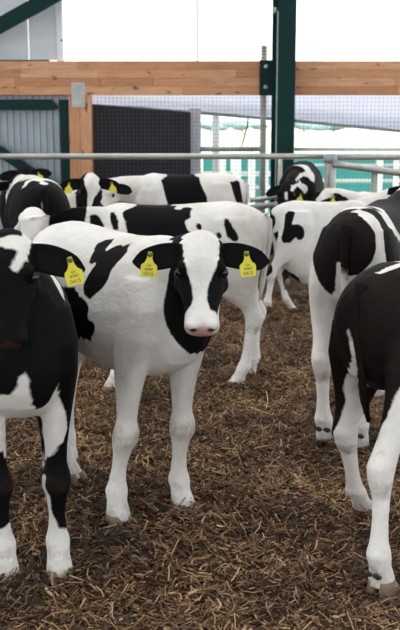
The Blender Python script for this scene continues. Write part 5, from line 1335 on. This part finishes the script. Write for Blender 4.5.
        (0.562, 0.115, 0.804, 0), (0.561, 0.123, 0.819, 1), (0.583, 0.11, 0.803, 0), (0.582, 0.12, 0.819, 1), (0.604, 0.104, 0.803, 0), (0.602, 0.116, 0.819, 1),
        (0.625, 0.096, 0.802, 0), (0.623, 0.111, 0.818, 1), (0.645, 0.096, 0.802, 0), (0.643, 0.111, 0.819, 1), (0.657, 0.144, 0.826, 0), (0.645, 0.116, 0.823, 1),
        (0.656, 0.15, 0.848, 0), (0.643, 0.13, 0.846, 1), (0.655, 0.155, 0.871, 0), (0.642, 0.142, 0.869, 1), (0.654, 0.16, 0.893, 0), (0.64, 0.152, 0.892, 1),
        (0.653, 0.165, 0.915, 0), (0.639, 0.161, 0.915, 1), (0.651, 0.173, 0.938, 0), (0.637, 0.17, 0.937, 1), (0.716, 0.206, 0.913, 0), (0.719, 0.207, 0.82, 0),
        (0.735, 0.091, 0.711, 0), (0.628, 0.157, 0.908, 1), (0.636, 0.099, 0.807, 0), (0.536, 0.145, 0.906, 1), (0.443, 0.132, 0.904, 0), (0.445, 0.127, 0.809, 0),
        (0.45, 0.082, 0.708, 0), (0.35, 0.117, 0.902, 0), (0.35, 0.155, 0.812, 0), (0.351, 0.167, 0.718, 0), (0.353, 0.162, 0.622, 0), (0.361, 0.206, 0.047, 0),
        (0.256, 0.043, 0.991, 0), (0.255, 0.134, 0.904, 0), (0.257, 0.169, 0.718, 0), (0.258, 0.168, 0.622, 0), (0.26, 0.166, 0.526, 0), (0.261, 0.158, 0.427, 0),
        (0.263, 0.154, 0.329, 0), (0.16, -0.001, 0.987, 1), (0.161, 0.139, 0.904, 1), (0.161, 0.174, 0.813, 1), (0.162, 0.184, 0.719, 1), (0.163, 0.164, 0.621, 0),
        (0.066, 0.144, 0.904, 1), (0.067, 0.181, 0.813, 1), (0.068, 0.192, 0.72, 1), (0.069, 0.173, 0.622, 0), (-0.033, 0.003, 0.987, 0), (-0.028, 0.143, 0.903, 1),
        (-0.027, 0.179, 0.812, 1), (-0.026, 0.188, 0.719, 1), (-0.027, 0.167, 0.62, 0), (-0.128, 0.039, 0.989, 0), (-0.123, 0.14, 0.902, 0), (-0.122, 0.171, 0.811, 0),
        (-0.123, 0.149, 0.616, 0), (-0.224, 0.057, 0.99, 0), (-0.218, 0.142, 0.902, 0), (-0.216, 0.17, 0.81, 0), (-0.216, 0.179, 0.716, 0), (-0.217, 0.172, 0.619, 0),
        (-0.32, 0.059, 0.99, 0), (-0.31, 0.189, 0.717, 0), (-0.318, 0.143, 0.021, 0), (-0.411, 0.121, 0.899, 0), (-0.407, 0.162, 0.808, 0), (-0.407, 0.177, 0.714, 0),
        (-0.412, 0.149, 0.419, 0), (-0.417, 0.134, 0.118, 0),
    ],
    'c7': [
        (0.929, 0.097, 0.88, 1), (0.859, 0.092, 0.874, 0), (0.852, 0.086, 0.904, 1), (0.821, 0.078, 0.895, 0), (0.819, 0.072, 0.925, 1), (0.728, 0.069, 0.919, 0),
        (0.788, 0.055, 0.947, 1), (0.628, 0.06, 0.944, 0), (0.768, 0.035, 0.969, 1), (0.587, 0.042, 0.967, 0), (0.642, 0.014, 0.981, 0), (-0.32, -0.019, 0.999, 0),
        (-0.386, -0.029, 0.985, 1), (-0.398, -0.014, 0.982, 0), (-0.447, -0.008, 0.964, 1), (-0.42, -0.005, 0.975, 0), (-0.426, 0.019, 0.972, 1), (-0.41, 0.006, 0.978, 0),
        (-0.392, 0.03, 0.983, 1), (-0.352, 0.022, 0.993, 0), (-0.362, 0.048, 0.987, 1), (-0.318, 0.039, 0.998, 0), (-0.354, 0.061, 0.985, 1), (-0.305, 0.063, 0.993, 0),
        (-0.376, 0.077, 0.973, 1), (-0.336, 0.084, 0.978, 0), (-0.394, 0.092, 0.956, 1), (-0.361, 0.099, 0.962, 0), (-0.376, 0.111, 0.947, 1), (-0.363, 0.103, 0.958, 0),
        (-0.316, 0.108, 0.965, 1), (-0.231, 0.09, 0.978, 1), (-0.328, 0.088, 0.977, 0), (-0.222, 0.09, 0.977, 1), (0.061, 0.06, 0.976, 0), (0.012, 0.091, 0.965, 1),
        (0.163, 0.075, 0.971, 0), (0.104, 0.101, 0.952, 1), (0.229, 0.098, 0.956, 0), (0.133, 0.122, 0.931, 1), (0.753, 0.072, 0.906, 0), (0.148, 0.135, 0.912, 1),
        (0.836, 0.085, 0.876, 0), (0.115, 0.149, 0.891, 1), (0.856, 0.095, 0.849, 0), (0.869, 0.098, 0.847, 0), (-0.515, 0.01, 0.889, 1), (-0.515, 0.008, 0.876, 0),
        (-0.515, -0.015, 0.874, 1), (-0.515, -0.002, 0.871, 0), (-0.515, -0.02, 0.85, 1), (-0.515, -0.007, 0.847, 0), (-0.515, -0.016, 0.819, 1), (-0.515, -0.004, 0.825, 0),
        (-0.515, 0.012, 0.811, 1), (-0.515, 0.004, 0.822, 0), (-0.515, 0.028, 0.838, 1), (-0.515, 0.014, 0.84, 0), (-0.514, 0.03, 0.865, 1), (-0.515, 0.017, 0.867, 0),
        (-0.066, 0.203, 0.791, 1), (-0.366, 0.154, 0.887, 1), (-0.408, 0.161, 0.817, 1), (-0.429, 0.165, 0.747, 1), (0.249, 0.115, 0.192, 1), (0.237, 0.119, 0.112, 1),
        (0.261, 0.12, 0.024, 1), (-0.4, 0.083, 0.96, 1), (-0.474, 0.093, 0.893, 1), (-0.491, 0.098, 0.822, 1), (-0.481, 0.099, 0.75, 1), (-0.469, 0.1, 0.676, 1),
        (-0.48, 0.113, 0.311, 1), (-0.459, 0.113, 0.232, 1), (-0.435, 0.115, 0.078, 1), (-0.451, 0.017, 0.962, 1), (-0.512, 0.027, 0.894, 1), (-0.515, 0.029, 0.823, 1),
        (-0.504, 0.03, 0.75, 1), (-0.476, 0.028, 0.674, 1), (-0.405, 0.022, 0.593, 1), (-0.433, -0.058, 0.96, 1), (-0.507, -0.046, 0.892, 1), (-0.513, -0.043, 0.821, 1),
        (-0.502, -0.043, 0.748, 1), (-0.472, -0.045, 0.672, 1), (-0.395, -0.053, 0.589, 1), (-0.429, -0.129, 0.885, 1), (-0.469, -0.122, 0.816, 1), (-0.469, -0.12, 0.743, 1),
        (-0.474, -0.117, 0.67, 1), (-0.462, -0.117, 0.595, 1), (-0.506, -0.105, 0.379, 1), (-0.476, -0.108, 0.3, 1), (-0.455, -0.107, 0.145, 1), (-0.431, -0.108, 0.064, 1),
    ],
    'c8': [
        (0.586, -0.068, 1.098, 0), (0.568, -0.081, 1.096, 1), (0.612, -0.072, 1.067, 0), (0.596, -0.086, 1.064, 1), (0.629, -0.07, 1.039, 0), (0.623, -0.086, 1.033, 1),
        (0.641, -0.063, 1.01, 0), (0.635, -0.078, 1.004, 1), (0.649, -0.061, 0.979, 0), (0.641, -0.076, 0.98, 1), (0.655, -0.065, 0.952, 0), (0.646, -0.08, 0.953, 1),
        (0.663, -0.07, 0.925, 0), (0.652, -0.084, 0.926, 1), (0.672, -0.075, 0.898, 0), (0.658, -0.089, 0.899, 1), (0.682, -0.082, 0.872, 0), (0.664, -0.095, 0.874, 1),
        (0.695, -0.092, 0.848, 0), (0.669, -0.102, 0.849, 1), (0.687, -0.096, 0.821, 0), (0.465, -0.052, 0.805, 1), (0.464, -0.04, 0.775, 0), (0.457, -0.056, 0.778, 1),
        (0.454, -0.064, 0.754, 0), (0.453, -0.063, 0.772, 1), (0.441, -0.087, 0.754, 0), (0.44, -0.087, 0.772, 1), (0.427, -0.107, 0.777, 0), (0.436, -0.091, 0.778, 1),
        (0.418, -0.106, 0.806, 0), (0.43, -0.09, 0.808, 1), (0.41, -0.105, 0.836, 0), (0.425, -0.09, 0.838, 1), (0.399, -0.103, 0.865, 0), (0.421, -0.09, 0.867, 1),
        (0.383, -0.1, 0.894, 0), (0.419, -0.091, 0.897, 1), (0.364, -0.096, 0.923, 0), (0.413, -0.091, 0.927, 1), (0.333, -0.089, 0.951, 0), (0.398, -0.088, 0.956, 1),
        (0.272, -0.074, 0.977, 0), (0.326, -0.07, 0.981, 1), (-0.054, 0.014, 0.987, 0), (-0.04, 0.03, 0.985, 1), (0.553, -0.083, 1.104, 1), (0.604, 0.042, 1, 1),
        (0.649, 0.015, 1.015, 0), (0.643, 0.012, 0.982, 1), (0.649, -0.004, 0.993, 0), (0.657, -0.01, 0.961, 1), (0.656, -0.024, 0.972, 0), (0.666, -0.025, 0.939, 1),
        (0.663, -0.042, 0.945, 0), (0.677, -0.039, 0.911, 1), (0.672, -0.055, 0.917, 0), (0.688, -0.053, 0.883, 1), (0.681, -0.068, 0.889, 0), (0.699, -0.059, 0.859, 1),
        (0.695, -0.076, 0.857, 0), (0.703, -0.056, 0.83, 1), (0.701, -0.073, 0.828, 0), (0.674, -0.043, 0.798, 1), (0.659, -0.057, 0.794, 0), (0.465, 0.025, 0.77, 1),
        (0.465, 0.025, 0.752, 0), (0.455, 0.06, 0.768, 1), (0.456, 0.059, 0.75, 0), (0.433, 0.098, 0.765, 1), (0.433, 0.097, 0.746, 0), (0.414, 0.135, 0.762, 1),
        (0.411, 0.135, 0.743, 0), (-0.084, -0.175, 0.811, 0), (-0.037, -0.189, 0.736, 0), (-0.34, -0.123, 0.458, 0), (-0.383, -0.122, 0.115, 0), (-0.352, -0.132, 0.035, 0),
        (-0.098, -0.086, 0.967, 0), (0.115, -0.142, 0.904, 0), (0.2, -0.165, 0.833, 0), (0.231, -0.175, 0.759, 0), (0.214, -0.173, 0.68, 0), (0.137, -0.155, 0.593, 0),
        (0.083, -0.051, 0.977, 0), (0.32, -0.115, 0.917, 0), (0.378, -0.132, 0.846, 0), (0.406, -0.141, 0.773, 0), (0.397, -0.141, 0.696, 0), (0.365, -0.135, 0.617, 0),
        (0.333, -0.128, 0.536, 0), (0.312, -0.125, 0.456, 0), (0.301, -0.124, 0.376, 0), (0.312, -0.129, 0.3, 0), (0.276, -0.121, 0.216, 0), (0.297, -0.13, 0.061, 0),
        (0.553, -0.097, 1.08, 1), (0.613, -0.115, 1.01, 1), (0.577, -0.107, 0.934, 1), (0.453, -0.075, 0.85, 1), (0.447, -0.075, 0.774, 1), (0.444, -0.076, 0.698, 0),
        (0.416, -0.07, 0.619, 0), (0.305, -0.042, 0.529, 0), (0.617, -0.039, 1.082, 0), (0.646, -0.048, 1.011, 0), (0.663, -0.055, 0.939, 0), (0.47, -0.003, 0.774, 0),
        (0.464, -0.003, 0.698, 0), (0.436, 0.003, 0.618, 0), (0.295, 0.041, 0.524, 0), (0.647, 0.028, 1.009, 1), (0.615, 0.035, 0.933, 1), (0.419, 0.092, 0.842, 1),
        (0.443, 0.083, 0.768, 1), (0.437, 0.083, 0.692, 0), (0.338, 0.109, 0.526, 0), (0.325, 0.104, 0.05, 0),
    ],
    'c9': [
        (0.202, 0.092, 0.96, 0), (0.19, 0.109, 0.944, 1), (0.178, 0.066, 0.975, 0), (0.166, 0.092, 0.96, 1), (0.141, 0.064, 0.975, 1), (0.119, 0.039, 0.982, 1),
        (0.088, 0.023, 0.982, 1), (0.057, 0.014, 0.983, 1), (0.026, 0.01, 0.984, 1), (-0.006, 0.006, 0.986, 1), (-0.037, 0, 0.987, 1), (-0.061, 0.052, 0.981, 1),
        (-0.103, 0.068, 0.977, 0), (-0.091, 0.092, 0.962, 1), (-0.128, 0.111, 0.945, 0), (-0.109, 0.116, 0.939, 1), (-0.14, 0.136, 0.909, 0), (-0.121, 0.14, 0.903, 1),
        (-0.153, 0.149, 0.878, 0), (-0.135, 0.154, 0.87, 1), (-0.167, 0.157, 0.851, 0), (-0.149, 0.161, 0.842, 1), (-0.181, 0.163, 0.824, 0), (-0.163, 0.166, 0.815, 1),
        (-0.19, 0.169, 0.79, 0), (-0.17, 0.17, 0.789, 1), (-0.192, 0.171, 0.759, 0), (-0.172, 0.172, 0.758, 1), (-0.195, 0.171, 0.728, 0), (-0.174, 0.17, 0.726, 1),
        (-0.197, 0.172, 0.696, 0), (-0.177, 0.166, 0.695, 1), (-0.172, 0.161, 0.669, 0), (-0.172, 0.165, 0.689, 1), (-0.14, 0.165, 0.669, 0), (-0.14, 0.169, 0.69, 1),
        (-0.108, 0.17, 0.67, 0), (-0.108, 0.175, 0.69, 1), (-0.076, 0.176, 0.67, 0), (-0.076, 0.18, 0.691, 1), (-0.044, 0.181, 0.671, 0), (-0.044, 0.184, 0.691, 1),
        (-0.012, 0.182, 0.671, 0), (-0.012, 0.186, 0.691, 1), (0.02, 0.184, 0.671, 0), (0.02, 0.187, 0.691, 1), (0.052, 0.186, 0.671, 0), (0.052, 0.189, 0.691, 1),
        (0.084, 0.186, 0.671, 0), (0.084, 0.189, 0.691, 1), (0.116, 0.183, 0.671, 0), (0.116, 0.186, 0.691, 1), (0.147, 0.183, 0.696, 0), (0.127, 0.186, 0.702, 1),
        (0.157, 0.185, 0.732, 0), (0.138, 0.188, 0.738, 1), (0.168, 0.182, 0.767, 0), (0.148, 0.183, 0.773, 1), (0.178, 0.175, 0.802, 0), (0.159, 0.176, 0.808, 1),
        (0.188, 0.166, 0.835, 0), (0.168, 0.166, 0.84, 1), (0.196, 0.155, 0.866, 0), (0.177, 0.154, 0.871, 1), (0.205, 0.141, 0.896, 0), (0.185, 0.139, 0.901, 1),
        (0.214, 0.122, 0.927, 0), (0.194, 0.119, 0.932, 1), (-0.391, 0.099, 0.941, 0), (-0.395, 0.115, 0.922, 1), (-0.43, 0.072, 0.948, 0), (-0.434, 0.088, 0.929, 1),
        (-0.464, 0.068, 0.927, 0), (-0.444, 0.087, 0.924, 1), (-0.47, 0.086, 0.894, 0), (-0.45, 0.103, 0.892, 1), (-0.477, 0.093, 0.861, 0), (-0.456, 0.111, 0.858, 1),
        (-0.483, 0.094, 0.827, 0), (-0.462, 0.114, 0.825, 1), (-0.489, 0.087, 0.793, 0), (-0.468, 0.111, 0.792, 1), (-0.494, 0.069, 0.757, 0), (-0.473, 0.103, 0.757, 1),
        (-0.466, 0.13, 0.738, 0), (-0.436, 0.161, 0.749, 0), (-0.441, 0.153, 0.768, 1), (-0.409, 0.168, 0.773, 0), (-0.429, 0.159, 0.779, 1), (-0.401, 0.167, 0.798, 0),
        (-0.42, 0.157, 0.804, 1), (-0.392, 0.161, 0.825, 0), (-0.412, 0.151, 0.83, 1), (-0.384, 0.153, 0.854, 0), (-0.404, 0.143, 0.859, 1), (-0.376, 0.145, 0.883, 0),
        (-0.395, 0.136, 0.888, 1), (-0.367, 0.136, 0.911, 0), (-0.387, 0.124, 0.916, 1), (0.717, 0.162, 0.792, 0), (0.714, 0.213, 0.696, 0), (0.616, 0.165, 0.793, 0),
        (0.52, 0.077, 0.888, 0), (0.521, 0.087, 0.787, 0), (0.318, 0.035, 0.987, 0), (0.314, 0.13, 0.891, 0), (0.313, 0.163, 0.793, 0), (0.314, 0.167, 0.692, 0),
        (0.315, 0.154, 0.59, 0), (0.318, 0.127, 0.485, 0), (0.215, 0.04, 0.987, 0), (0.212, 0.142, 0.892, 0), (0.212, 0.173, 0.793, 0), (0.212, 0.174, 0.693, 0),
        (0.214, 0.145, 0.589, 0), (0.114, -0.002, 0.985, 1), (0.111, 0.149, 0.892, 1), (0.11, 0.183, 0.794, 1), (0.111, 0.187, 0.694, 1), (0.112, 0.156, 0.59, 0),
        (0.012, 0.005, 0.985, 1), (0.01, 0.15, 0.892, 1), (0.01, 0.184, 0.794, 1), (0.01, 0.187, 0.694, 1), (0.011, 0.155, 0.59, 0), (-0.091, 0.038, 0.987, 0),
        (-0.091, 0.147, 0.892, 1), (-0.091, 0.178, 0.794, 1), (-0.091, 0.178, 0.693, 1), (-0.091, 0.141, 0.588, 0), (-0.192, 0.058, 0.988, 0), (-0.192, 0.142, 0.892, 0),
        (-0.193, 0.124, 0.587, 0), (-0.294, 0.068, 0.988, 0), (-0.293, 0.153, 0.892, 0), (-0.292, 0.181, 0.794, 0), (-0.293, 0.19, 0.694, 0), (-0.293, 0.182, 0.592, 0),
        (-0.394, 0.183, 0.693, 0), (-0.399, 0.139, 0.074, 0), (-0.498, 0.06, 0.887, 0), (-0.499, 0.07, 0.786, 0), (-0.5, 0.129, 0.383, 0),
    ],
    'c11': [
        (0.545, -0.005, 0.89, 1), (0.54, 0.007, 0.88, 0), (0.503, 0.004, 0.904, 1), (0.496, 0.017, 0.894, 0), (0.454, 0.014, 0.918, 1), (0.447, 0.026, 0.908, 0),
        (0.406, 0.032, 0.933, 1), (0.414, 0.04, 0.918, 0), (0.381, 0.054, 0.944, 1), (0.391, 0.063, 0.93, 0), (0.377, 0.054, 0.947, 1), (0.357, 0.064, 0.958, 0),
        (0.364, 0.032, 0.967, 1), (0.343, 0.042, 0.977, 0), (0.276, 0.033, 0.995, 1), (0.325, 0.044, 0.982, 0), (-0.06, 0.043, 0.984, 1), (0.294, 0.058, 0.984, 0),
        (0.015, 0.066, 0.974, 1), (0.3, 0.076, 0.972, 0), (0.223, 0.098, 0.956, 1), (0.32, 0.089, 0.954, 0), (0.265, 0.114, 0.937, 1), (0.327, 0.107, 0.927, 0),
        (0.201, 0.127, 0.92, 1), (0.3, 0.123, 0.912, 0), (0.22, 0.14, 0.896, 1), (0.3, 0.128, 0.901, 0), (0.285, 0.142, 0.879, 1), (0.335, 0.129, 0.883, 0),
        (0.341, 0.144, 0.861, 1), (0.369, 0.129, 0.864, 0), (0.386, 0.123, 0.85, 1), (0.4, 0.101, 0.866, 1), (0.379, 0.113, 0.874, 0), (0.404, 0.089, 0.882, 1),
        (0.382, 0.1, 0.891, 0), (0.41, 0.078, 0.889, 1), (0.398, 0.08, 0.905, 0), (0.419, 0.058, 0.894, 1), (0.41, 0.06, 0.909, 0), (0.431, 0.046, 0.891, 1),
        (0.433, 0.036, 0.904, 0), (0.48, 0.03, 0.88, 1), (0.486, 0.021, 0.893, 0), (0.535, 0.016, 0.869, 1), (0.538, 0.006, 0.882, 0), (0.574, -0.005, 0.869, 1),
        (0.547, 0.004, 0.879, 0), (0.669, -0.038, 0.803, 1), (0.67, -0.022, 0.798, 0), (0.651, -0.032, 0.825, 1), (0.644, -0.017, 0.82, 0), (0.624, -0.016, 0.846, 1),
        (0.628, -0.008, 0.832, 0), (0.584, 0.002, 0.854, 1), (0.585, 0.01, 0.84, 0), (0.532, 0.02, 0.863, 1), (0.525, 0.027, 0.848, 0), (0.464, 0.042, 0.859, 1),
        (0.492, 0.037, 0.846, 0), (0.441, 0.06, 0.847, 1), (0.453, 0.053, 0.833, 0), (0.431, 0.079, 0.836, 1), (0.441, 0.071, 0.822, 0), (0.424, 0.096, 0.809, 1),
        (0.438, 0.081, 0.805, 0), (0.435, 0.092, 0.776, 1), (0.443, 0.079, 0.786, 0), (0.447, 0.077, 0.756, 1), (0.453, 0.064, 0.766, 0), (0.461, 0.05, 0.757, 1),
        (0.481, 0.039, 0.779, 1), (0.46, 0.051, 0.786, 0), (0.523, 0.03, 0.795, 1), (0.499, 0.037, 0.807, 0), (0.573, 0.017, 0.81, 1), (0.545, 0.024, 0.822, 0),
        (0.601, 0.013, 0.812, 1), (0.619, 0.004, 0.826, 0), (0.635, -0, 0.802, 1), (0.64, -0.01, 0.815, 0), (0.679, -0.017, 0.79, 1), (0.666, -0.027, 0.803, 0),
        (0.67, -0.076, 0.797, 1), (0.676, -0.064, 0.787, 0), (0.675, -0.048, 0.792, 1), (0.683, -0.044, 0.766, 1), (0.683, -0.06, 0.764, 0), (0.687, -0.041, 0.74, 1),
        (0.69, -0.057, 0.738, 0), (0.699, -0.056, 0.715, 1), (0.694, -0.061, 0.729, 0), (0.692, -0.08, 0.727, 1), (0.684, -0.084, 0.748, 1), (0.686, -0.068, 0.75, 0),
        (0.676, -0.088, 0.768, 1), (0.68, -0.071, 0.771, 0), (0.39, -0.137, 0.814, 1), (0.675, -0.109, 0.736, 1), (0.73, -0.102, 0.645, 1), (0.303, -0.141, 0.508, 1),
        (0.296, -0.139, 0.304, 1), (0.503, -0.03, 0.919, 1), (0.637, -0.017, 0.83, 0), (0.669, -0.013, 0.737, 1), (0.434, -0.031, 0.621, 1), (-0.359, -0.095, 0.446, 1),
        (-0.407, -0.095, 0.222, 1), (-0.381, -0.091, 0.115, 1), (-0.142, 0.019, 0.993, 1), (0.446, 0.065, 0.82, 0), (0.451, 0.067, 0.722, 1), (0.419, 0.067, 0.621, 1),
        (0.297, 0.06, 0.511, 1), (0.292, 0.068, 0.103, 1), (0.128, 0.142, 0.903, 1), (0.339, 0.156, 0.814, 1), (0.365, 0.16, 0.717, 1), (0.312, 0.159, 0.614, 1),
        (-0.387, 0.127, 0.119, 1),
    ],
    'c12': [
        (0.692, 0.169, 0.932, 0), (0.686, 0.181, 0.911, 1), (0.662, 0.184, 0.943, 0), (0.657, 0.203, 0.923, 1), (0.63, 0.178, 0.952, 0), (0.624, 0.189, 0.931, 1),
        (0.594, 0.163, 0.958, 0), (0.591, 0.167, 0.936, 1), (0.555, 0.131, 0.961, 0), (0.552, 0.134, 0.939, 1), (0.518, 0.116, 0.965, 0), (0.515, 0.122, 0.943, 1),
        (0.482, 0.106, 0.969, 0), (0.479, 0.114, 0.947, 1), (0.442, 0.102, 0.956, 0), (0.458, 0.111, 0.941, 1), (0.418, 0.106, 0.933, 0), (0.434, 0.113, 0.917, 1),
        (0.395, 0.106, 0.923, 0), (0.397, 0.112, 0.901, 1), (0.359, 0.103, 0.92, 0), (0.361, 0.112, 0.898, 1), (0.325, 0.113, 0.919, 0), (0.327, 0.124, 0.897, 1),
        (0.29, 0.122, 0.917, 0), (0.292, 0.133, 0.895, 1), (0.256, 0.127, 0.917, 0), (0.257, 0.138, 0.895, 1), (0.221, 0.129, 0.917, 0), (0.221, 0.14, 0.895, 1),
        (0.185, 0.13, 0.917, 0), (0.186, 0.142, 0.895, 1), (0.15, 0.131, 0.917, 0), (0.151, 0.144, 0.895, 1), (0.117, 0.13, 0.921, 0), (0.114, 0.144, 0.899, 1),
        (0.081, 0.126, 0.927, 0), (0.078, 0.141, 0.906, 1), (0.045, 0.12, 0.934, 0), (0.042, 0.137, 0.913, 1), (0.009, 0.114, 0.941, 0), (0.006, 0.132, 0.92, 1),
        (-0.037, 0.116, 0.94, 0), (-0.031, 0.133, 0.919, 1), (-0.079, 0.123, 0.931, 0), (-0.072, 0.138, 0.91, 1), (-0.117, 0.128, 0.922, 0), (-0.11, 0.141, 0.901, 1),
        (-0.154, 0.133, 0.913, 0), (-0.148, 0.143, 0.892, 1), (-0.191, 0.137, 0.904, 0), (-0.185, 0.146, 0.883, 1), (-0.228, 0.146, 0.895, 0), (-0.222, 0.152, 0.874, 1),
        (-0.254, 0.16, 0.862, 0), (-0.232, 0.157, 0.861, 1), (-0.254, 0.171, 0.825, 0), (-0.232, 0.168, 0.825, 1), (-0.254, 0.179, 0.788, 0), (-0.232, 0.176, 0.787, 1),
        (-0.255, 0.183, 0.75, 0), (-0.233, 0.179, 0.75, 1), (-0.256, 0.185, 0.712, 0), (-0.234, 0.182, 0.712, 1), (-0.257, 0.186, 0.674, 0), (-0.235, 0.182, 0.674, 1),
        (-0.259, 0.183, 0.636, 0), (-0.237, 0.178, 0.636, 1), (-0.262, 0.178, 0.598, 0), (-0.24, 0.172, 0.597, 1), (-0.265, 0.166, 0.558, 0), (-0.245, 0.156, 0.557, 1),
        (-0.271, 0.143, 0.517, 0), (0.252, 0.138, 0.483, 0), (0.254, 0.142, 0.507, 1), (0.291, 0.14, 0.484, 0), (0.292, 0.144, 0.507, 1), (0.325, 0.111, 0.48, 0),
        (0.327, 0.122, 0.504, 1), (0.715, 0.216, 0.712, 0), (0.691, 0.201, 0.711, 1), (0.717, 0.229, 0.751, 0), (0.693, 0.218, 0.75, 1), (0.716, 0.21, 0.787, 0),
        (0.693, 0.21, 0.788, 1), (0.716, 0.193, 0.824, 0), (0.694, 0.202, 0.825, 1), (0.715, 0.175, 0.86, 0), (0.693, 0.191, 0.862, 1), (0.714, 0.158, 0.897, 0),
        (0.693, 0.179, 0.899, 1), (0.732, 0.095, 0.935, 0), (0.735, 0.17, 0.827, 0), (0.736, 0.206, 0.716, 0), (0.626, 0.183, 0.942, 1), (0.623, 0.185, 0.828, 1),
        (0.506, 0.122, 0.937, 1), (0.502, 0.107, 0.822, 1), (0.39, 0.1, 0.936, 0), (0.39, 0.133, 0.824, 1), (0.378, 0.081, 0.589, 1), (0.277, 0.112, 0.937, 0),
        (0.28, 0.158, 0.827, 1), (0.277, 0.166, 0.714, 1), (0.273, 0.158, 0.598, 1), (0.267, 0.141, 0.481, 0), (0.262, 0.129, 0.363, 0), (0.255, 0.128, 0.13, 0),
        (0.164, 0.115, 0.938, 0), (0.168, 0.17, 0.828, 1), (0.166, 0.183, 0.716, 1), (0.158, 0.155, 0.598, 1), (0.055, 0.176, 0.829, 1), (0.054, 0.191, 0.717, 1),
        (0.045, 0.162, 0.599, 1), (-0.063, 0.117, 0.938, 0), (-0.058, 0.173, 0.829, 1), (-0.07, 0.151, 0.599, 1), (-0.177, 0.116, 0.939, 0), (-0.173, 0.163, 0.829, 1),
        (-0.176, 0.169, 0.715, 1), (-0.187, 0.134, 0.597, 1), (-0.289, 0.121, 0.939, 0), (-0.284, 0.172, 0.83, 0), (-0.286, 0.188, 0.718, 0), (-0.292, 0.183, 0.603, 0),
        (-0.308, 0.124, 0.481, 0), (-0.407, 0.175, 0.603, 0), (-0.415, 0.157, 0.486, 0), (-0.435, 0.135, 0.134, 0),
    ],
}
T1 = [('UA', .013, -.050), ('80487', .014, -.066), ('0415', .021, -.088)]
FT = [(None, None)]
calves = {}


def herd(seeds):
    S = lambda k: seeds.get(k, [])
    calves['c1'] = Calf('black-faced calf with a white blaze at the left edge, facing the camera', (-0.665, 3.47), -75, 1.09,
        (-0.580, 3.00, 1.190), (-0.562, 2.84, 0.865), feet=[(-0.475, 3.17), (-0.65, 3.15), (-0.60, 3.98), (-0.84, 4.0)], coat=S('c1'), base='black',
        vox=0.0068, tags=[(1, .66, T1, 12)], ear_lift=(-0.12, 0.0), detail=True, hs=.94)
    calves['c2'] = Calf('white calf with a white blaze facing the camera between two yellow ear tags', (-0.338, 3.96), -52, 1.11,
        (0.004, 3.47, 1.138), (0.008, 3.28, 0.82), feet=[(-0.064, 3.773), (-0.317, 3.65), (-0.60, 4.32), (-0.545, 4.12)], coat=S('c2'),
        vox=0.0068, tags=[(1, .50, T1, 4), (-1, .60, T1, -4)], detail=True, hs=.94)
    calves['c3'] = Calf('dark brown-black calf with white lower legs in the right foreground, seen from behind', (0.895, 3.70), 46, 1.035,
        (1.45, 4.55, 1.15), (1.60, 4.85, 0.95), feet=[(0.95, 4.2), (1.15, 4.0), (0.658, 3.773), (0.60, 3.08)], coat=S('c3'), base='black',
        vox=0.0068, tint=(0.0095, 0.0062, 0.0056), detail=True, hips=1.08, tail=[(-.48, 0, .945), (-.503, 0, .90), (-.510, 0, .80), (-.49, -.01, .68), (-.47, -.015, .56), (-.45, -.02, .48)])
    calves['c4'] = Calf('calf with a black rump and white hind legs standing behind the right foreground calf', (0.875, 5.03), 68, 1.13,
        (1.30, 5.95, 1.2), (1.55, 6.2, 1.0), feet=[(1.0, 5.45), (1.2, 5.35), (0.611, 4.66), (0.755, 4.56)], coat=S('c4'), base='black',
        vox=0.0085, tint=(0.008, 0.0058, 0.0054), detail=True)
    calves['c5'] = Calf('white calf with round black spots and a muddy belly beyond the black-rumped calf', (1.02, 8.18), 16, 0.91,
        (1.70, 8.45, 1.0), (1.95, 8.5, 0.75), feet=[(1.25, 8.35), (1.3, 8.1), (0.77, 8.12), (0.55, 8.03)], coat=S('c5'), tail=False, belly=0.30)
    calves['c6'] = Calf('calf with a black saddle and white hindquarters standing behind the white calf', (-0.16, 5.80), 183, 1.075,
        (-0.955, 5.66, 1.045), (-1.02, 5.78, 0.75), feet=[(-0.52, 5.58), (-0.45, 5.95), (0.206, 5.70), (0.295, 5.93)], coat=S('c6'), ear_col='white', ear_lift=(-2.2, -2.2))
    calves['c7'] = Calf('calf seen from behind with a white band over its black rump at the left', (-1.22, 7.42), 106, 1.14,
        (-1.5, 8.35, 1.1), (-1.6, 8.6, 0.85), coat=S('c7'), base='black', hips=1.12)
    calves['c8'] = Calf('calf in the back row looking at the camera with a broad white blaze', (-1.02, 8.15), -68, 1.02,
        (-0.83, 7.60, 1.145), (-0.80, 7.44, 0.82), coat=S('c8'), tags=[(1, .55, [], 8), (-1, .5, [], -8)])
    calves['c9'] = Calf('calf standing side-on at the back with a black saddle between white shoulder and rump', (-0.13, 9.3), 180, 1.08,
        (-0.84, 9.2, 1.02), (-0.92, 9.05, 0.7), coat=S('c9'))
    calves['c10'] = Calf('black calf at the far left of the back row with one yellow tag showing', (-1.72, 9.55), -80, 1.02,
        (-1.56, 9.0, 1.145), (-1.53, 8.85, 0.82), coat=S('c10'), base='black', tags=[(1, .3, [], 20)], ear_lift=(0.2, 0))
    calves['c11'] = Calf('black calf with white face marks in front of the gate post', (1.0, 10.0), -100, 1.15,
        (0.815, 9.33, 1.00), (0.74, 9.18, 0.72), coat=S('c11'), base='black', tags=[(1, .45, [], -15)], ear_lift=(-0.9, -0.2), hs=.9)
    calves['c12'] = Calf('white-backed calf with a dark flank below the gate rails at the right', (1.72, 9.0), 178, 0.93,
        (1.12, 8.92, 0.95), (0.98, 8.82, 0.64), coat=S('c12'), tags=[(1, .25, [], 0)])


herd(SEEDS)
